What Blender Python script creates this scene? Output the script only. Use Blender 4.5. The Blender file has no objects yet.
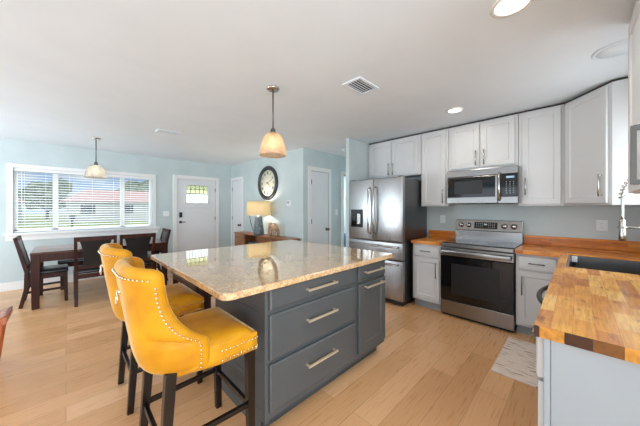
import bpy, bmesh, math, random
from mathutils import Vector, Matrix
random.seed(7)
PI = math.pi
sc = bpy.context.scene
COL = sc.collection

# ------------------------------------------------------------------ camera
CAM_H = 1.35
YAW = math.atan2(258, 256)
cd = bpy.data.cameras.new('camera'); cam = bpy.data.objects.new('camera', cd); COL.objects.link(cam)
cd.sensor_width = 36; cd.lens = 256 / 640 * 36; cd.shift_y = -4.5 / 640; cd.clip_start = 0.02; cd.clip_end = 400
cam.location = (0, 0, CAM_H)
cam.rotation_euler = (PI / 2, 0, YAW - PI / 2)
sc.camera = cam

# ------------------------------------------------------------------ exposure, world, daylight, fill lamps
sc.view_settings.view_transform = 'Standard'; sc.view_settings.look = 'None'
sc.view_settings.gamma = 1; sc.view_settings.use_curve_mapping = False
sc.view_settings.exposure = 0.42
sc.cycles.use_denoising = True
sc.cycles.max_bounces = 10; sc.cycles.diffuse_bounces = 6; sc.cycles.glossy_bounces = 5; sc.cycles.transparent_max_bounces = 16
sc.cycles.sample_clamp_indirect = 6

w = bpy.data.worlds.new('sky'); sc.world = w; w.use_nodes = True
nt = w.node_tree; nt.nodes.clear()
def wn(t, **k):
    n = nt.nodes.new(t)
    for a, b in k.items(): setattr(n, a, b)
    return n
tc = wn('ShaderNodeTexCoord'); sep = wn('ShaderNodeSeparateXYZ'); nt.links.new(tc.outputs['Generated'], sep.inputs[0])
grad = wn('ShaderNodeValToRGB'); nt.links.new(sep.outputs['Z'], grad.inputs[0])
e = grad.color_ramp.elements
e[0].position = 0.0; e[0].color = (0.62, 0.74, 0.88, 1); e[1].position = 0.45; e[1].color = (0.16, 0.36, 0.80, 1)
m = e.new(0.10); m.color = (0.40, 0.60, 0.92, 1)
mp = wn('ShaderNodeMapping'); mp.inputs['Scale'].default_value = (4, 4, 16); nt.links.new(tc.outputs['Generated'], mp.inputs[0])
no = wn('ShaderNodeTexNoise'); no.inputs['Scale'].default_value = 1.4; no.inputs['Detail'].default_value = 6; nt.links.new(mp.outputs[0], no.inputs['Vector'])
cr = wn('ShaderNodeValToRGB'); nt.links.new(no.outputs[0], cr.inputs[0]); cr.color_ramp.elements[0].position = 0.44; cr.color_ramp.elements[1].position = 0.6
mx = wn('ShaderNodeMixRGB'); nt.links.new(cr.outputs[0], mx.inputs[0]); nt.links.new(grad.outputs[0], mx.inputs[1]); mx.inputs[2].default_value = (0.95, 0.97, 1.0, 1)
bg = wn('ShaderNodeBackground'); bg.inputs[1].default_value = 0.62; nt.links.new(mx.outputs[0], bg.inputs[0])
wo = wn('ShaderNodeOutputWorld'); nt.links.new(bg.outputs[0], wo.inputs[0])

def light(name, kind, loc, rot, energy, color=(1, 1, 1), size=None, sy=None, **k):
    l = bpy.data.lights.new(name, kind); l.energy = energy; l.color = color
    if kind == 'AREA':
        l.shape = 'RECTANGLE' if sy else 'DISK'; l.size = size
        if sy: l.size_y = sy
    elif size: l.shadow_soft_size = size
    for a, b in k.items(): setattr(l, a, b)
    o = bpy.data.objects.new(name, l); COL.objects.link(o); o.location = loc; o.rotation_euler = rot
    return o
light('sun', 'SUN', (0, -10, 20), (math.radians(42), 0, math.radians(-15)), 1.6, (1, 0.96, 0.9), angle=0.02)
# added fill lamps, tilted up to brighten the ceiling, and the sink window's daylight
light('fill_left', 'AREA', (-3.15, 1.4, 1.2), (0, -PI / 2 - 0.6, 0), 38, (0.78, 0.89, 1.0), 2.2, 3.6)
light('fill_dining', 'AREA', (-3.15, 5.0, 1.3), (0, -PI / 2 - 0.55, 0), 95, (0.80, 0.90, 1.0), 1.7, 2.0)
light('fill_back', 'AREA', (-0.9, -2.65, 1.25), (PI / 2 + 0.55, 0, 0), 180, (0.78, 0.89, 1.0), 3.2, 2.1)
light('fill_front', 'AREA', (0.9, 8.6, 4.3), (-PI / 2 + 0.62, 0, 0), 520, (0.88, 0.96, 1.0), 6.0, 2.4)  # added lamp outside, above the sightline, to brighten the window side
light('daylight_sink', 'AREA', (2.95, -0.68, 1.6), (PI / 2, 0, 0), 10, (0.86, 0.94, 1.0), 0.75, 0.9)

# ------------------------------------------------------------------ materials
def lin(c):
    return tuple(((v / 255) / 12.92 if v <= 10 else (((v / 255) + 0.055) / 1.055) ** 2.4) for v in c) + (1,)
class M:
    def __init__(s, name, rgb=(200, 200, 200), rough=0.5, metal=0.0, **k):
        s.m = bpy.data.materials.new(name); s.m.use_nodes = True
        s.nt = s.m.node_tree; s.b = s.nt.nodes['Principled BSDF']
        s.b.inputs['Base Color'].default_value = lin(rgb); s.b.inputs['Roughness'].default_value = rough; s.b.inputs['Metallic'].default_value = metal
        for a, v in k.items(): s.b.inputs[a.replace('_', ' ')].default_value = v
        s._tc = None
    def n(s, t, **k):
        x = s.nt.nodes.new(t)
        for a, v in k.items():
            if a in x.inputs: x.inputs[a].default_value = v
            else: setattr(x, a, v)
        return x
    def l(s, a, b): s.nt.links.new(a, b)
    def coord(s, scale=(1, 1, 1), rot=(0, 0, 0)):
        if not s._tc: s._tc = s.n('ShaderNodeTexCoord')
        mp = s.n('ShaderNodeMapping'); mp.inputs['Scale'].default_value = scale; mp.inputs['Rotation'].default_value = rot
        s.l(s._tc.outputs['Object'], mp.inputs[0]); return mp.outputs[0]
    def noise(s, scale=(1, 1, 1), sc=5, det=4, rot=(0, 0, 0)):
        x = s.n('ShaderNodeTexNoise', Scale=sc, Detail=det); s.l(s.coord(scale, rot), x.inputs['Vector']); return x.outputs[0]
    def ramp(s, fac, stops):
        r = s.n('ShaderNodeValToRGB'); s.l(fac, r.inputs[0]); el = r.color_ramp.elements
        while len(el) < len(stops): el.new(0.5)
        for q, (p, c) in zip(el, stops): q.position = p; q.color = lin(c)
        return r.outputs[0]
    def mix(s, fac, a, b, mode='MIX'):
        x = s.n('ShaderNodeMixRGB', blend_type=mode)
        for i, v in ((0, fac), (1, a), (2, b)):
            if hasattr(v, 'is_linked') or hasattr(v, 'links'): s.l(v, x.inputs[i])
            else: x.inputs[i].default_value = v if not isinstance(v, tuple) or len(v) == 4 else lin(v)
        return x.outputs[0]
    def color(s, sock): s.l(sock, s.b.inputs['Base Color'])
    def bump(s, h, strength=0.1, dist=0.01):
        b = s.n('ShaderNodeBump', Strength=strength, Distance=dist); s.l(h, b.inputs['Height']); s.l(b.outputs[0], s.b.inputs['Normal'])
    def rough(s, fac, lo, hi):
        r = s.n('ShaderNodeMapRange'); r.inputs[3].default_value = lo; r.inputs[4].default_value = hi; s.l(fac, r.inputs[0]); s.l(r.outputs[0], s.b.inputs['Roughness'])

def paint(name, rgb, rough=0.5, vary=4, **k):
    m = M(name, rgb, rough, **k)
    n = m.noise(sc=3, det=3)
    m.color(m.ramp(n, [(0.3, tuple(max(0, c - vary) for c in rgb)), (0.7, tuple(min(255, c + vary) for c in rgb))]))
    n2 = m.noise(sc=160, det=2); m.bump(n2, 0.04, 0.002)
    return m.m
def wood(name, dark, light_, rough=0.4, axis=(1, 12, 12), sc=4, **k):
    m = M(name, light_, rough, **k)
    n = m.noise(axis, sc, 6)
    m.color(m.ramp(n, [(0.35, dark), (0.65, light_)])); m.bump(n, 0.05, 0.003)
    return m.m
def steel(name, rgb, r0, r1, axis=(60, 60, 1)):
    m = M(name, rgb, r0, 1.0)
    n = m.noise(axis, 6, 3); m.rough(n, r0, r1); m.bump(n, 0.015, 0.001)
    return m.m

m_wall = paint('wall_paint_blue', (193, 205, 205), 0.6)
m_ceil = paint('ceiling_white', (221, 229, 235), 0.7, 2)
m_trim = paint('trim_white', (232, 231, 229), 0.4, 2)
m_door = paint('door_white', (224, 225, 226), 0.4, 2)
m_cab = paint('cabinet_white', (208, 208, 208), 0.38, 2)
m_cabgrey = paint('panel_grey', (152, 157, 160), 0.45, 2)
m_dark = paint('gap_dark', (45, 38, 34), 0.8, 3)
m_island = paint('island_slate', (80, 82, 82), 0.42, 3)
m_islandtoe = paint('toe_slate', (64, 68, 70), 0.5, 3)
m_steel = steel('stainless', (172, 172, 172), 0.22, 0.36)
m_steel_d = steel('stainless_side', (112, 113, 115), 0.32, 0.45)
m_steelh = steel('stainless_horizontal', (150, 148, 146), 0.18, 0.3, (60, 1, 60))
m_chrome = M('brushed_nickel', (196, 192, 186), 0.25, 1).m
m_pull = M('cabinet_pull_pewter', (112, 108, 104), 0.35, 1).m
m_gold = M('champagne_pull', (240, 222, 196), 0.45, 0.75).m
m_blackglass = M('black_glass', (16, 15, 15), 0.06, 0).m
m_black = M('black_plastic', (20, 20, 21), 0.4).m
m_knob = M('knob_steel', (205, 203, 200), 0.22, 1).m
m_white_pl = M('white_plastic', (232, 236, 238), 0.4).m
m_mark = M('printed_marks', (210, 212, 214), 0.5).m
m_esp = wood('espresso_wood', (14, 10, 9), (26, 18, 15), 0.25, (12, 12, 1))
m_din = wood('dining_wood', (46, 21, 13), (70, 34, 23), 0.42, (10, 10, 1), Specular_IOR_Level=0.2)
m_dintop = wood('dining_top_wood', (58, 30, 22), (80, 44, 32), 0.07, (1, 12, 12))
m_post = wood('post_wood', (58, 38, 30), (88, 60, 48), 0.35, (12, 12, 1))
m_console = wood('console_wood', (128, 84, 52), (176, 124, 84), 0.4, (12, 1, 12))
m_stoolwood = wood('cherry_wood', (140, 66, 26), (196, 104, 48), 0.2, (10, 10, 1))
m_leather = M('black_leather', (24, 27, 31), 0.28).m
m_nail = M('nailhead_nickel', (226, 214, 190), 0.2, 1).m

def velvet():
    m = M('mustard_velvet', (214, 146, 22), 0.6, Specular_IOR_Level=0.35)
    m.b.inputs['Sheen Weight'].default_value = 0.6; m.b.inputs['Sheen Roughness'].default_value = 0.28
    m.b.inputs['Sheen Tint'].default_value = (1.0, 0.86, 0.55, 1)
    n = m.noise(sc=7, det=3); m.color(m.ramp(n, [(0.3, (188, 122, 4)), (0.7, (216, 152, 14))]))
    n2 = m.noise(sc=220, det=2); m.bump(n2, 0.08, 0.002)
    return m.m
m_velvet = velvet()

def floor_mat():
    m = M('oak_planks', (214, 176, 138), 0.3)
    v = m.coord((1, 1, 1))
    b = m.n('ShaderNodeTexBrick', offset=0.37, offset_frequency=2, squash=1.0)
    for k_, x in (('Scale', 1.0), ('Mortar Size', 0.0012), ('Mortar Smooth', 0.1), ('Bias', 0.0), ('Brick Width', 1.35), ('Row Height', 0.175)): b.inputs[k_].default_value = x
    b.inputs['Color1'].default_value = (0, 0, 0, 1); b.inputs['Color2'].default_value = (1, 1, 1, 1); b.inputs['Mortar'].default_value = (0.5, 0.5, 0.5, 1)
    m.l(v, b.inputs['Vector'])
    base = m.ramp(b.outputs['Color'], [(0.0, (210, 158, 108)), (0.5, (224, 172, 122)), (1.0, (234, 186, 138))])
    g = m.noise((1.2, 22, 1), 4, 6)
    gr = m.ramp(g, [(0.3, (206, 190, 172)), (0.62, (255, 252, 248))])
    c = m.mix(0.2, base, gr, 'MULTIPLY')
    c = m.mix(b.outputs['Fac'], c, (150, 110, 78))
    m.color(c); m.rough(g, 0.22, 0.36); m.bump(g, 0.03, 0.002)
    return m.m
m_floor = floor_mat()

def butcher(name, rot=0.0, tone=1.0):
    m = M(name, (210, 140, 60), 0.22)
    v = m.coord((1, 1, 1), (0, 0, rot))
    b = m.n('ShaderNodeTexBrick', offset=0.43, offset_frequency=2, squash=1.3, squash_frequency=3)
    for k_, x in (('Scale', 1.0), ('Mortar Size', 0.0011), ('Mortar Smooth', 0.3), ('Bias', 0.0), ('Brick Width', 0.21), ('Row Height', 0.058)): b.inputs[k_].default_value = x
    b.inputs['Color1'].default_value = (0, 0, 0, 1); b.inputs['Color2'].default_value = (1, 1, 1, 1); b.inputs['Mortar'].default_value = (0.1, 0.1, 0.1, 1)
    m.l(v, b.inputs['Vector'])
    base = m.ramp(b.outputs['Color'], [(0.0, (196, 122, 48)), (0.25, (226, 156, 60)), (0.65, (240, 176, 76)), (1.0, (248, 198, 106))])
    g = m.noise((40, 3, 3) if rot else (3, 40, 3), 3, 6)
    gr = m.ramp(g, [(0.3, (186, 150, 120)), (0.6, (255, 252, 246))])
    c = m.mix(0.6, base, gr, 'MULTIPLY')
    k = m.noise((1, 2.5, 1), 9, 3, (0, 0, rot)); kr = m.ramp(k, [(0.62, (255, 255, 255)), (0.74, (120, 70, 40))])
    c = m.mix(0.7, c, kr, 'MULTIPLY')
    if tone < 1: c = m.mix(1.0, c, (238, 206, 172), 'MULTIPLY')  # dimmer copy for wood off the window light, shade put into the colour
    m.color(c); m.bump(g, 0.03, 0.002)
    return m.m
def butcher_upright(name, axis):
    mm = butcher(name, 0.0, 0.8); nt_ = mm.node_tree
    for n in list(nt_.nodes):
        if n.type == 'MAPPING':
            src = n.inputs[0].links[0].from_socket
            sp_ = nt_.nodes.new('ShaderNodeSeparateXYZ'); cb = nt_.nodes.new('ShaderNodeCombineXYZ')
            nt_.links.new(src, sp_.inputs[0]); nt_.links.new(sp_.outputs[axis], cb.inputs[0]); nt_.links.new(sp_.outputs[2], cb.inputs[1]); nt_.links.new(cb.outputs[0], n.inputs[0])
        if n.type == 'TEX_BRICK': n.inputs['Brick Width'].default_value = 0.33; n.inputs['Row Height'].default_value = 0.042
    return mm
m_butch_bsy = butcher_upright('butcher_strip', 1); m_butch_bsx = butcher_upright('butcher_strip_sink', 0)
m_butch = butcher('butcher_block')
m_butch_y = butcher('butcher_block_crosswise_shaded', PI / 2, 0.8)
def endgrain():
    m = M('butcher_end_grain', (90, 50, 24), 0.3)
    b = m.n('ShaderNodeTexBrick', offset=0.0)
    for k_, x in (('Scale', 1.0), ('Mortar Size', 0.0006), ('Brick Width', 0.068), ('Row Height', 0.4)): b.inputs[k_].default_value = x
    b.inputs['Color1'].default_value = (0, 0, 0, 1); b.inputs['Color2'].default_value = (1, 1, 1, 1); b.inputs['Mortar'].default_value = (0, 0, 0, 1)
    m.l(m.coord((1, 1, 1), (0, 0, PI / 2)), b.inputs['Vector'])
    base = m.ramp(b.outputs['Color'], [(0.0, (44, 22, 12)), (0.64, (74, 40, 20)), (0.72, (176, 112, 40)), (1.0, (206, 140, 56))])
    n = m.noise((1, 1, 1), 40, 3); m.color(m.mix(0.5, base, m.ramp(n, [(0.3, (110, 80, 60)), (0.6, (255, 255, 255))]), 'MULTIPLY'))
    return m.m
m_end = endgrain()

def granite():
    m = M('granite', (214, 196, 172), 0.06)
    m.b.inputs['Coat Weight'].default_value = 1.0; m.b.inputs['Coat Roughness'].default_value = 0.015; m.b.inputs['Coat IOR'].default_value = 1.5
    n = m.noise(sc=70, det=6); c = m.ramp(n, [(0.3, (204, 160, 112)), (0.5, (232, 196, 148)), (0.68, (240, 214, 176))])
    n0 = m.noise(sc=14, det=5); c = m.mix(0.5, c, m.ramp(n0, [(0.36, (214, 196, 176)), (0.6, (255, 252, 248))]), 'MULTIPLY')
    n1 = m.noise(sc=150, det=4); c = m.mix(m.ramp(n1, [(0.58, (0, 0, 0)), (0.66, (255, 255, 255))]), c, (176, 132, 92))
    v = m.n('ShaderNodeTexVoronoi', Scale=150.0); m.l(m.coord(), v.inputs['Vector'])
    n2 = m.noise(sc=40, det=4)
    f = m.mix(1.0, m.ramp(v.outputs['Distance'], [(0.16, (255, 255, 255)), (0.4, (0, 0, 0))]), m.ramp(n2, [(0.47, (0, 0, 0)), (0.56, (255, 255, 255))]), 'MULTIPLY')
    c = m.mix(f, c, (84, 54, 38)); m.color(c)
    return m.m
m_granite = granite()

def emis(name, rgb, strength):
    m = M(name, rgb, 0.5); m.b.inputs['Emission Color'].default_value = lin(rgb); m.b.inputs['Emission Strength'].default_value = strength
    return m.m
m_lamp_on = emis('lamp_lens', (255, 246, 232), 4.0)
m_bulb = emis('bulb_warm', (255, 228, 190), 5.0)
m_bulb2 = emis('bulb_soft', (255, 236, 205), 4.0)
m_display = emis('display_glow', (150, 180, 200), 0.25)

def glass_shade(name, rgb, trans, gloss=0.14):
    m = M(name, rgb, 0.15); nt_ = m.nt; out = nt_.nodes['Material Output']
    t = m.n('ShaderNodeBsdfTransparent'); t.inputs[0].default_value = lin(rgb)
    tl = m.n('ShaderNodeBsdfTranslucent'); tl.inputs[0].default_value = lin(rgb)
    g = m.n('ShaderNodeBsdfGlossy'); g.inputs['Roughness'].default_value = 0.12
    a = m.n('ShaderNodeMixShader'); a.inputs[0].default_value = trans; m.l(tl.outputs[0], a.inputs[1]); m.l(t.outputs[0], a.inputs[2])
    b = m.n('ShaderNodeMixShader'); b.inputs[0].default_value = gloss; m.l(a.outputs[0], b.inputs[1]); m.l(g.outputs[0], b.inputs[2])
    m.l(b.outputs[0], out.inputs[0]); return m.m
m_pendglass = glass_shade('amber_ribbed_glass', (242, 224, 202), 0.45, 0.2)
m_pendglass2 = glass_shade('pale_ribbed_glass', (238, 234, 226), 0.45, 0.2)
m_lshade = glass_shade('linen_shade', (252, 240, 214), 0.02)
m_pane = glass_shade('window_glass', (250, 252, 252), 0.99, 0.008)
m_stained_g = glass_shade('green_leaded_glass', (222, 224, 200), 0.12, 0.03)
m_stained_w = glass_shade('frosted_leaded_glass', (244, 247, 250), 0.1, 0.03)
m_blind = M('blind_slat', (238, 238, 238), 0.45).m

# ------------------------------------------------------------------ mesh helpers
class MB:
    def __init__(s, off=(0, 0, 0)):
        s.v = []; s.f = []; s.mi = []; s.off = Vector(off); s.mat = Matrix.Identity(4); s.i = 0; s.sm = []
    def V(s, p): s.v.append(s.mat @ Vector(p) - s.off); return len(s.v) - 1
    def F(s, idx, smooth=False): s.f.append(tuple(idx)); s.mi.append(s.i); s.sm.append(smooth)
    def box(s, x0, x1, y0, y1, z0, z1):
        b = [s.V((x, y, z)) for z in (z0, z1) for y in (y0, y1) for x in (x0, x1)]
        for q in ((0, 2, 3, 1), (4, 5, 7, 6), (0, 1, 5, 4), (2, 6, 7, 3), (0, 4, 6, 2), (1, 3, 7, 5)): s.F([b[k] for k in q])
        return s
    def bbox(s, x0, x1, y0, y1, z0, z1, r=0.005, seg=2):
        bm = bmesh.new(); bmesh.ops.create_cube(bm, size=1)
        for v in bm.verts: v.co = Vector(((x0 + x1) / 2 + v.co.x * (x1 - x0), (y0 + y1) / 2 + v.co.y * (y1 - y0), (z0 + z1) / 2 + v.co.z * (z1 - z0)))
        bmesh.ops.bevel(bm, geom=bm.edges[:], offset=min(r, 0.49 * min(x1 - x0, y1 - y0, z1 - z0)), segments=seg, affect='EDGES', profile=0.5)
        return s.bm(bm, seg > 2)
    def bm(s, bm, smooth=False):
        base = len(s.v)
        for k, v in enumerate(bm.verts): v.index = k; s.V(v.co)
        for f in bm.faces: s.F([base + v.index for v in f.verts], smooth)
        bm.free(); return s
    def tube(s, pts, r, n=10, caps=True, smooth=True, closed=False):
        pts = [Vector(p) for p in pts]; rs = r if isinstance(r, (list, tuple)) else [r] * len(pts); rings = []
        up = None
        for k, p in enumerate(pts):
            if closed: t = pts[(k + 1) % len(pts)] - pts[k - 1]
            else: t = pts[min(k + 1, len(pts) - 1)] - pts[max(k - 1, 0)]
            t.normalize()
            if up is None:
                up = Vector((0, 0, 1)) if abs(t.z) < 0.9 else Vector((1, 0, 0))
            a = t.cross(up); 
            if a.length < 1e-5: a = t.cross(Vector((0, 1, 0.1)))
            a.normalize(); b = a.cross(t).normalized(); up = b
            rings.append([s.V(p + (a * math.cos(2 * PI * q / n) + b * math.sin(2 * PI * q / n)) * rs[k]) for q in range(n)])
        R = len(rings)
        for k in range(R if closed else R - 1):
            A, B = rings[k], rings[(k + 1) % R]
            for q in range(n): s.F((A[q], A[(q + 1) % n], B[(q + 1) % n], B[q]), smooth)
        if caps and not closed:
            s.F(list(reversed(rings[0]))); s.F(rings[-1])
        return s
    def bar(s, p0, p1, w, d=None, w1=None, d1=None):
        # square bar between two points (tapering)
        d = d or w; w1 = w1 or w; d1 = d1 or (d if w1 == w else w1)
        p0 = Vector(p0); p1 = Vector(p1); t = (p1 - p0).normalized()
        if abs(t.z) > 0.7: a = Vector((1, 0, 0)); a = (a - t * a.dot(t)).normalized(); b = t.cross(a)
        else: b = Vector((0, 0, 1)); b = (b - t * b.dot(t)).normalized(); a = b.cross(t)
        A = [s.V(p0 + a * w * i / 2 + b * d * j / 2) for i, j in ((-1, -1), (1, -1), (1, 1), (-1, 1))]
        B = [s.V(p1 + a * w1 * i / 2 + b * d1 * j / 2) for i, j in ((-1, -1), (1, -1), (1, 1), (-1, 1))]
        s.F(A[::-1]); s.F(B)
        for q in range(4): s.F((A[q], A[(q + 1) % 4], B[(q + 1) % 4], B[q]))
        return s
    def lathe(s, prof, c=(0, 0, 0), n=32, smooth=True, axis='Z', cap=True, flute=0.0, nf=0):
        c = Vector(c); rings = []
        for (r, h) in prof:
            ring = []
            for q in range(n):
                a = 2 * PI * q / n; rr = r * (1 + (flute * math.cos(nf * a) if nf else 0))
                x, y = rr * math.cos(a), rr * math.sin(a)
                p = (x, y, h) if axis == 'Z' else ((h, x, y) if axis == 'X' else (y, h, x))
                ring.append(s.V(c + Vector(p)))
            rings.append(ring)
        for A, B in zip(rings, rings[1:]):
            for q in range(n): s.F((A[q], A[(q + 1) % n], B[(q + 1) % n], B[q]), smooth)
        if cap:
            if prof[0][0] > 1e-4: s.F(rings[0][::-1])
            if prof[-1][0] > 1e-4: s.F(rings[-1])
        return s
    def prism(s, poly, z0, z1):
        A = [s.V((x, y, z0)) for x, y in poly]; B = [s.V((x, y, z1)) for x, y in poly]; n = len(poly)
        s.F(A[::-1]); s.F(B)
        for q in range(n): s.F((A[q], A[(q + 1) % n], B[(q + 1) % n], B[q]))
        return s
    def sphere(s, c, r, seg=10, rings=6, sc_=(1, 1, 1)):
        prof = [(max(r * math.sin(PI * k / rings), 1e-5), -r * math.cos(PI * k / rings)) for k in range(rings + 1)]
        old = s.mat; s.mat = old @ Matrix.Translation(c) @ Matrix.Diagonal((*sc_, 1)); s.lathe(prof, n=seg, cap=False); s.mat = old
        return s
    def build(s, name, mat, parent=None, bevel=0, subsurf=0, smooth=None):
        me = bpy.data.meshes.new(name); me.from_pydata([tuple(v) for v in s.v], [], s.f)
        mats = mat if isinstance(mat, (list, tuple)) else [mat]
        for m in mats: me.materials.append(m)
        for p, i, q in zip(me.polygons, s.mi, s.sm): p.material_index = i; p.use_smooth = q if smooth is None else smooth
        bm = bmesh.new(); bm.from_mesh(me); bmesh.ops.recalc_face_normals(bm, faces=bm.faces); bm.to_mesh(me); bm.free()
        o = bpy.data.objects.new(name, me); COL.objects.link(o)
        if parent: o.parent = parent
        if bevel:
            b = o.modifiers.new('bevel', 'BEVEL'); b.width = bevel; b.segments = 2; b.limit_method = 'ANGLE'; b.angle_limit = 0.6
        if subsurf:
            b = o.modifiers.new('sub', 'SUBSURF'); b.levels = subsurf; b.render_levels = subsurf
        return o

def tag(o, label, cat, group=None):
    o['label'] = label; o['category'] = cat
    if group: o['group'] = group
    return o
def thing(name, label, cat, loc=(0, 0, 0), rz=0.0, group=None):
    o = bpy.data.objects.new(name, None); COL.objects.link(o); o.empty_display_size = 0.1
    o.location = loc; o.rotation_euler = (0, 0, rz)
    return tag(o, label, cat, group)
def solo(mb, name, mat, label, cat, group=None, **k):
    # one-mesh thing built in world coordinates: origin moved to its base
    vs = mb.v; c = Vector((sum(v.x for v in vs) / len(vs), sum(v.y for v in vs) / len(vs), min(v.z for v in vs)))
    mb.v = [v - c for v in vs]
    o = mb.build(name, mat, **k); o.location = c
    return tag(o, label, cat, group)
def struct(mb, name, mat, parent=None, label=None, cat=None, **k):
    o = mb.build(name, mat, parent, **k)
    if not parent:
        o['kind'] = 'structure'; o['label'] = label; o['category'] = cat
    return o
def copy_tree(o, parent=None):
    c = o.copy(); COL.objects.link(c)
    if parent: c.parent = parent
    for ch in list(o.children): copy_tree(ch, c)
    return c
R90 = -PI / 2      # fronts on the range wall: local x runs along -Y, local y goes into the wall

def shaker(mb, x0, x1, z0, z1, t=0.02, r=0.055, rec=0.009, y=0.0):
    # a door front: outer face at y-t, recessed centre panel
    yf = y - t; b = 0.003
    def ring(x0, x1, z0, z1, yy): return [mb.V(p) for p in ((x0, yy, z0), (x1, yy, z0), (x1, yy, z1), (x0, yy, z1))]
    A = ring(x0, x1, z0, z1, y); A2 = ring(x0, x1, z0, z1, yf + b); B = ring(x0 + b, x1 - b, z0 + b, z1 - b, yf)
    C = ring(x0 + r, x1 - r, z0 + r, z1 - r, yf); D = ring(x0 + r + 0.008, x1 - r - 0.008, z0 + r + 0.008, z1 - r - 0.008, yf + rec)
    mb.F(A[::-1])
    for P, Q in ((A, A2), (A2, B), (B, C), (C, D)):
        for q in range(4): mb.F((P[q], P[(q + 1) % 4], Q[(q + 1) % 4], Q[q]))
    mb.F(D); return mb
def slabfront(mb, x0, x1, z0, z1, t=0.02, y=0.0, b=0.006):
    yf = y - t
    def ring(x0, x1, z0, z1, yy): return [mb.V(p) for p in ((x0, yy, z0), (x1, yy, z0), (x1, yy, z1), (x0, yy, z1))]
    A = ring(x0, x1, z0, z1, y); A2 = ring(x0, x1, z0, z1, yf + b); B = ring(x0 + b * 1.6, x1 - b * 1.6, z0 + b * 1.6, z1 - b * 1.6, yf)
    mb.F(A[::-1])
    for P, Q in ((A, A2), (A2, B)):
        for q in range(4): mb.F((P[q], P[(q + 1) % 4], Q[(q + 1) % 4], Q[q]))
    mb.F(B); return mb
def pull(x, z, y, L, vert, r=0.006, so=0.03, square=False):
    mb = MB(); h = L / 2
    a, b = ((x, y - so, z - h), (x, y - so, z + h)) if vert else ((x - h, y - so, z), (x + h, y - so, z))
    if square: mb.bar(a, b, r * 2)
    else: mb.tube([a, b], r, 10)
    for s_ in (-1, 1):
        k = s_ * (h - 0.012) 
        p = (x, y, z + k) if vert else (x + k, y, z)
        q = (p[0], y - so, p[2])
        if square: mb.bar(p, q, r * 1.8)
        else: mb.tube([p, q], r * 0.85, 8)
    return mb

# ------------------------------------------------------------------ room shell
CH = 2.49; YW = 6.58; XR = 4.06; YR = -0.55; XC = 3.15; YH = 3.62
def S(name, mat, label, cat, *boxes, **k):
    mb = MB()
    for b in boxes: mb.box(*b)
    return struct(mb, name, mat, label=label, cat=cat, **k)
S('floor', m_floor, 'light oak plank floor running through kitchen and dining area', 'floor', (-3.3, 6.6, -2.8, 6.8, -0.05, 0))
S('ceiling', m_ceil, 'flat white ceiling over kitchen and dining area', 'ceiling', (-3.3, 6.6, -2.8, 6.8, CH, CH + 0.1))
# window wall (Y = 6.58): window opening and front door opening
WX0, WX1, WZ0, WZ1 = -0.62, 1.345, 0.95, 2.03
DX0, DX1, DZ = 1.835, 2.735, 2.05
S('wall_front', m_wall, 'pale blue wall holding the wide window and front door', 'wall',
  (-3.3, WX0, YW, YW + 0.2, 0, CH), (WX0, WX1, YW, YW + 0.2, 0, WZ0), (WX0, WX1, YW, YW + 0.2, WZ1, CH),
  (WX1, DX0, YW, YW + 0.2, 0, CH), (DX0, DX1, YW, YW + 0.2, DZ, CH), (DX1, 3.3, YW, YW + 0.2, 0, CH))
# clock wall
S('wall_clock', m_wall, 'pale blue wall carrying the round clock', 'wall', (XC, XC + 0.12, YH, YW, 0, CH))
# hall wall with a doorway opening
S('wall_hall', m_wall, 'pale blue hallway wall with a closed white door', 'wall',
  (XC + 0.12, 4.31, YH, YH + 0.12, 0, CH), (4.31, 5.15, YH, YH + 0.12, 2.08, CH), (5.15, 6.5, YH, YH + 0.12, 0, CH))
S('wall_hall_end', m_wall, 'pale blue wall closing the hallway', 'wall', (6.5, 6.6, 2.6, YH + 0.12, 0, CH))
S('wall_partition', m_wall, 'short pale blue wall stub beside the refrigerator', 'wall', (3.24, 6.6, 2.60, 2.666, 0, CH))
S('wall_range', m_wall, 'blue grey wall behind the range and wall cabinets', 'wall', (XR, XR + 0.12, YR - 0.15, 2.60, 0, CH))
S('wall_sink', m_wall, 'pale blue wall behind the sink', 'wall',
  (1.0, 2.56, YR - 0.12, YR, 0, CH), (3.34, XR, YR - 0.12, YR, 0, CH), (2.56, 3.34, YR - 0.12, YR, 0, 1.12), (2.56, 3.34, YR - 0.12, YR, 2.1, CH))
S('wall_return', m_wall, 'pale blue wall return behind the camera', 'wall', (1.0, 1.12, -2.5, YR - 0.12, 0, CH))
S('wall_back', m_wall, 'pale blue wall behind the camera', 'wall',
  (-3.3, -2.5, -2.62, -2.5, 0, CH), (-2.5, 0.7, -2.62, -2.5, 2.35, CH), (-2.5, 0.7, -2.62, -2.5, 0, 0.25), (0.7, 1.12, -2.62, -2.5, 0, CH))
S('wall_left', m_wall, 'pale blue wall with unseen added openings', 'wall',
  (-3.12, -3.0, -2.62, -0.4, 0, CH), (-3.12, -3.0, -0.4, 3.2, 2.35, CH), (-3.12, -3.0, 3.2, 4.0, 0, CH), (-3.12, -3.0, 6.0, YW, 0, CH), (-3.12, -3.0, 4.0, 6.0, 0, 0.45), (-3.12, -3.0, 4.0, 6.0, 2.15, CH))
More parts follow.
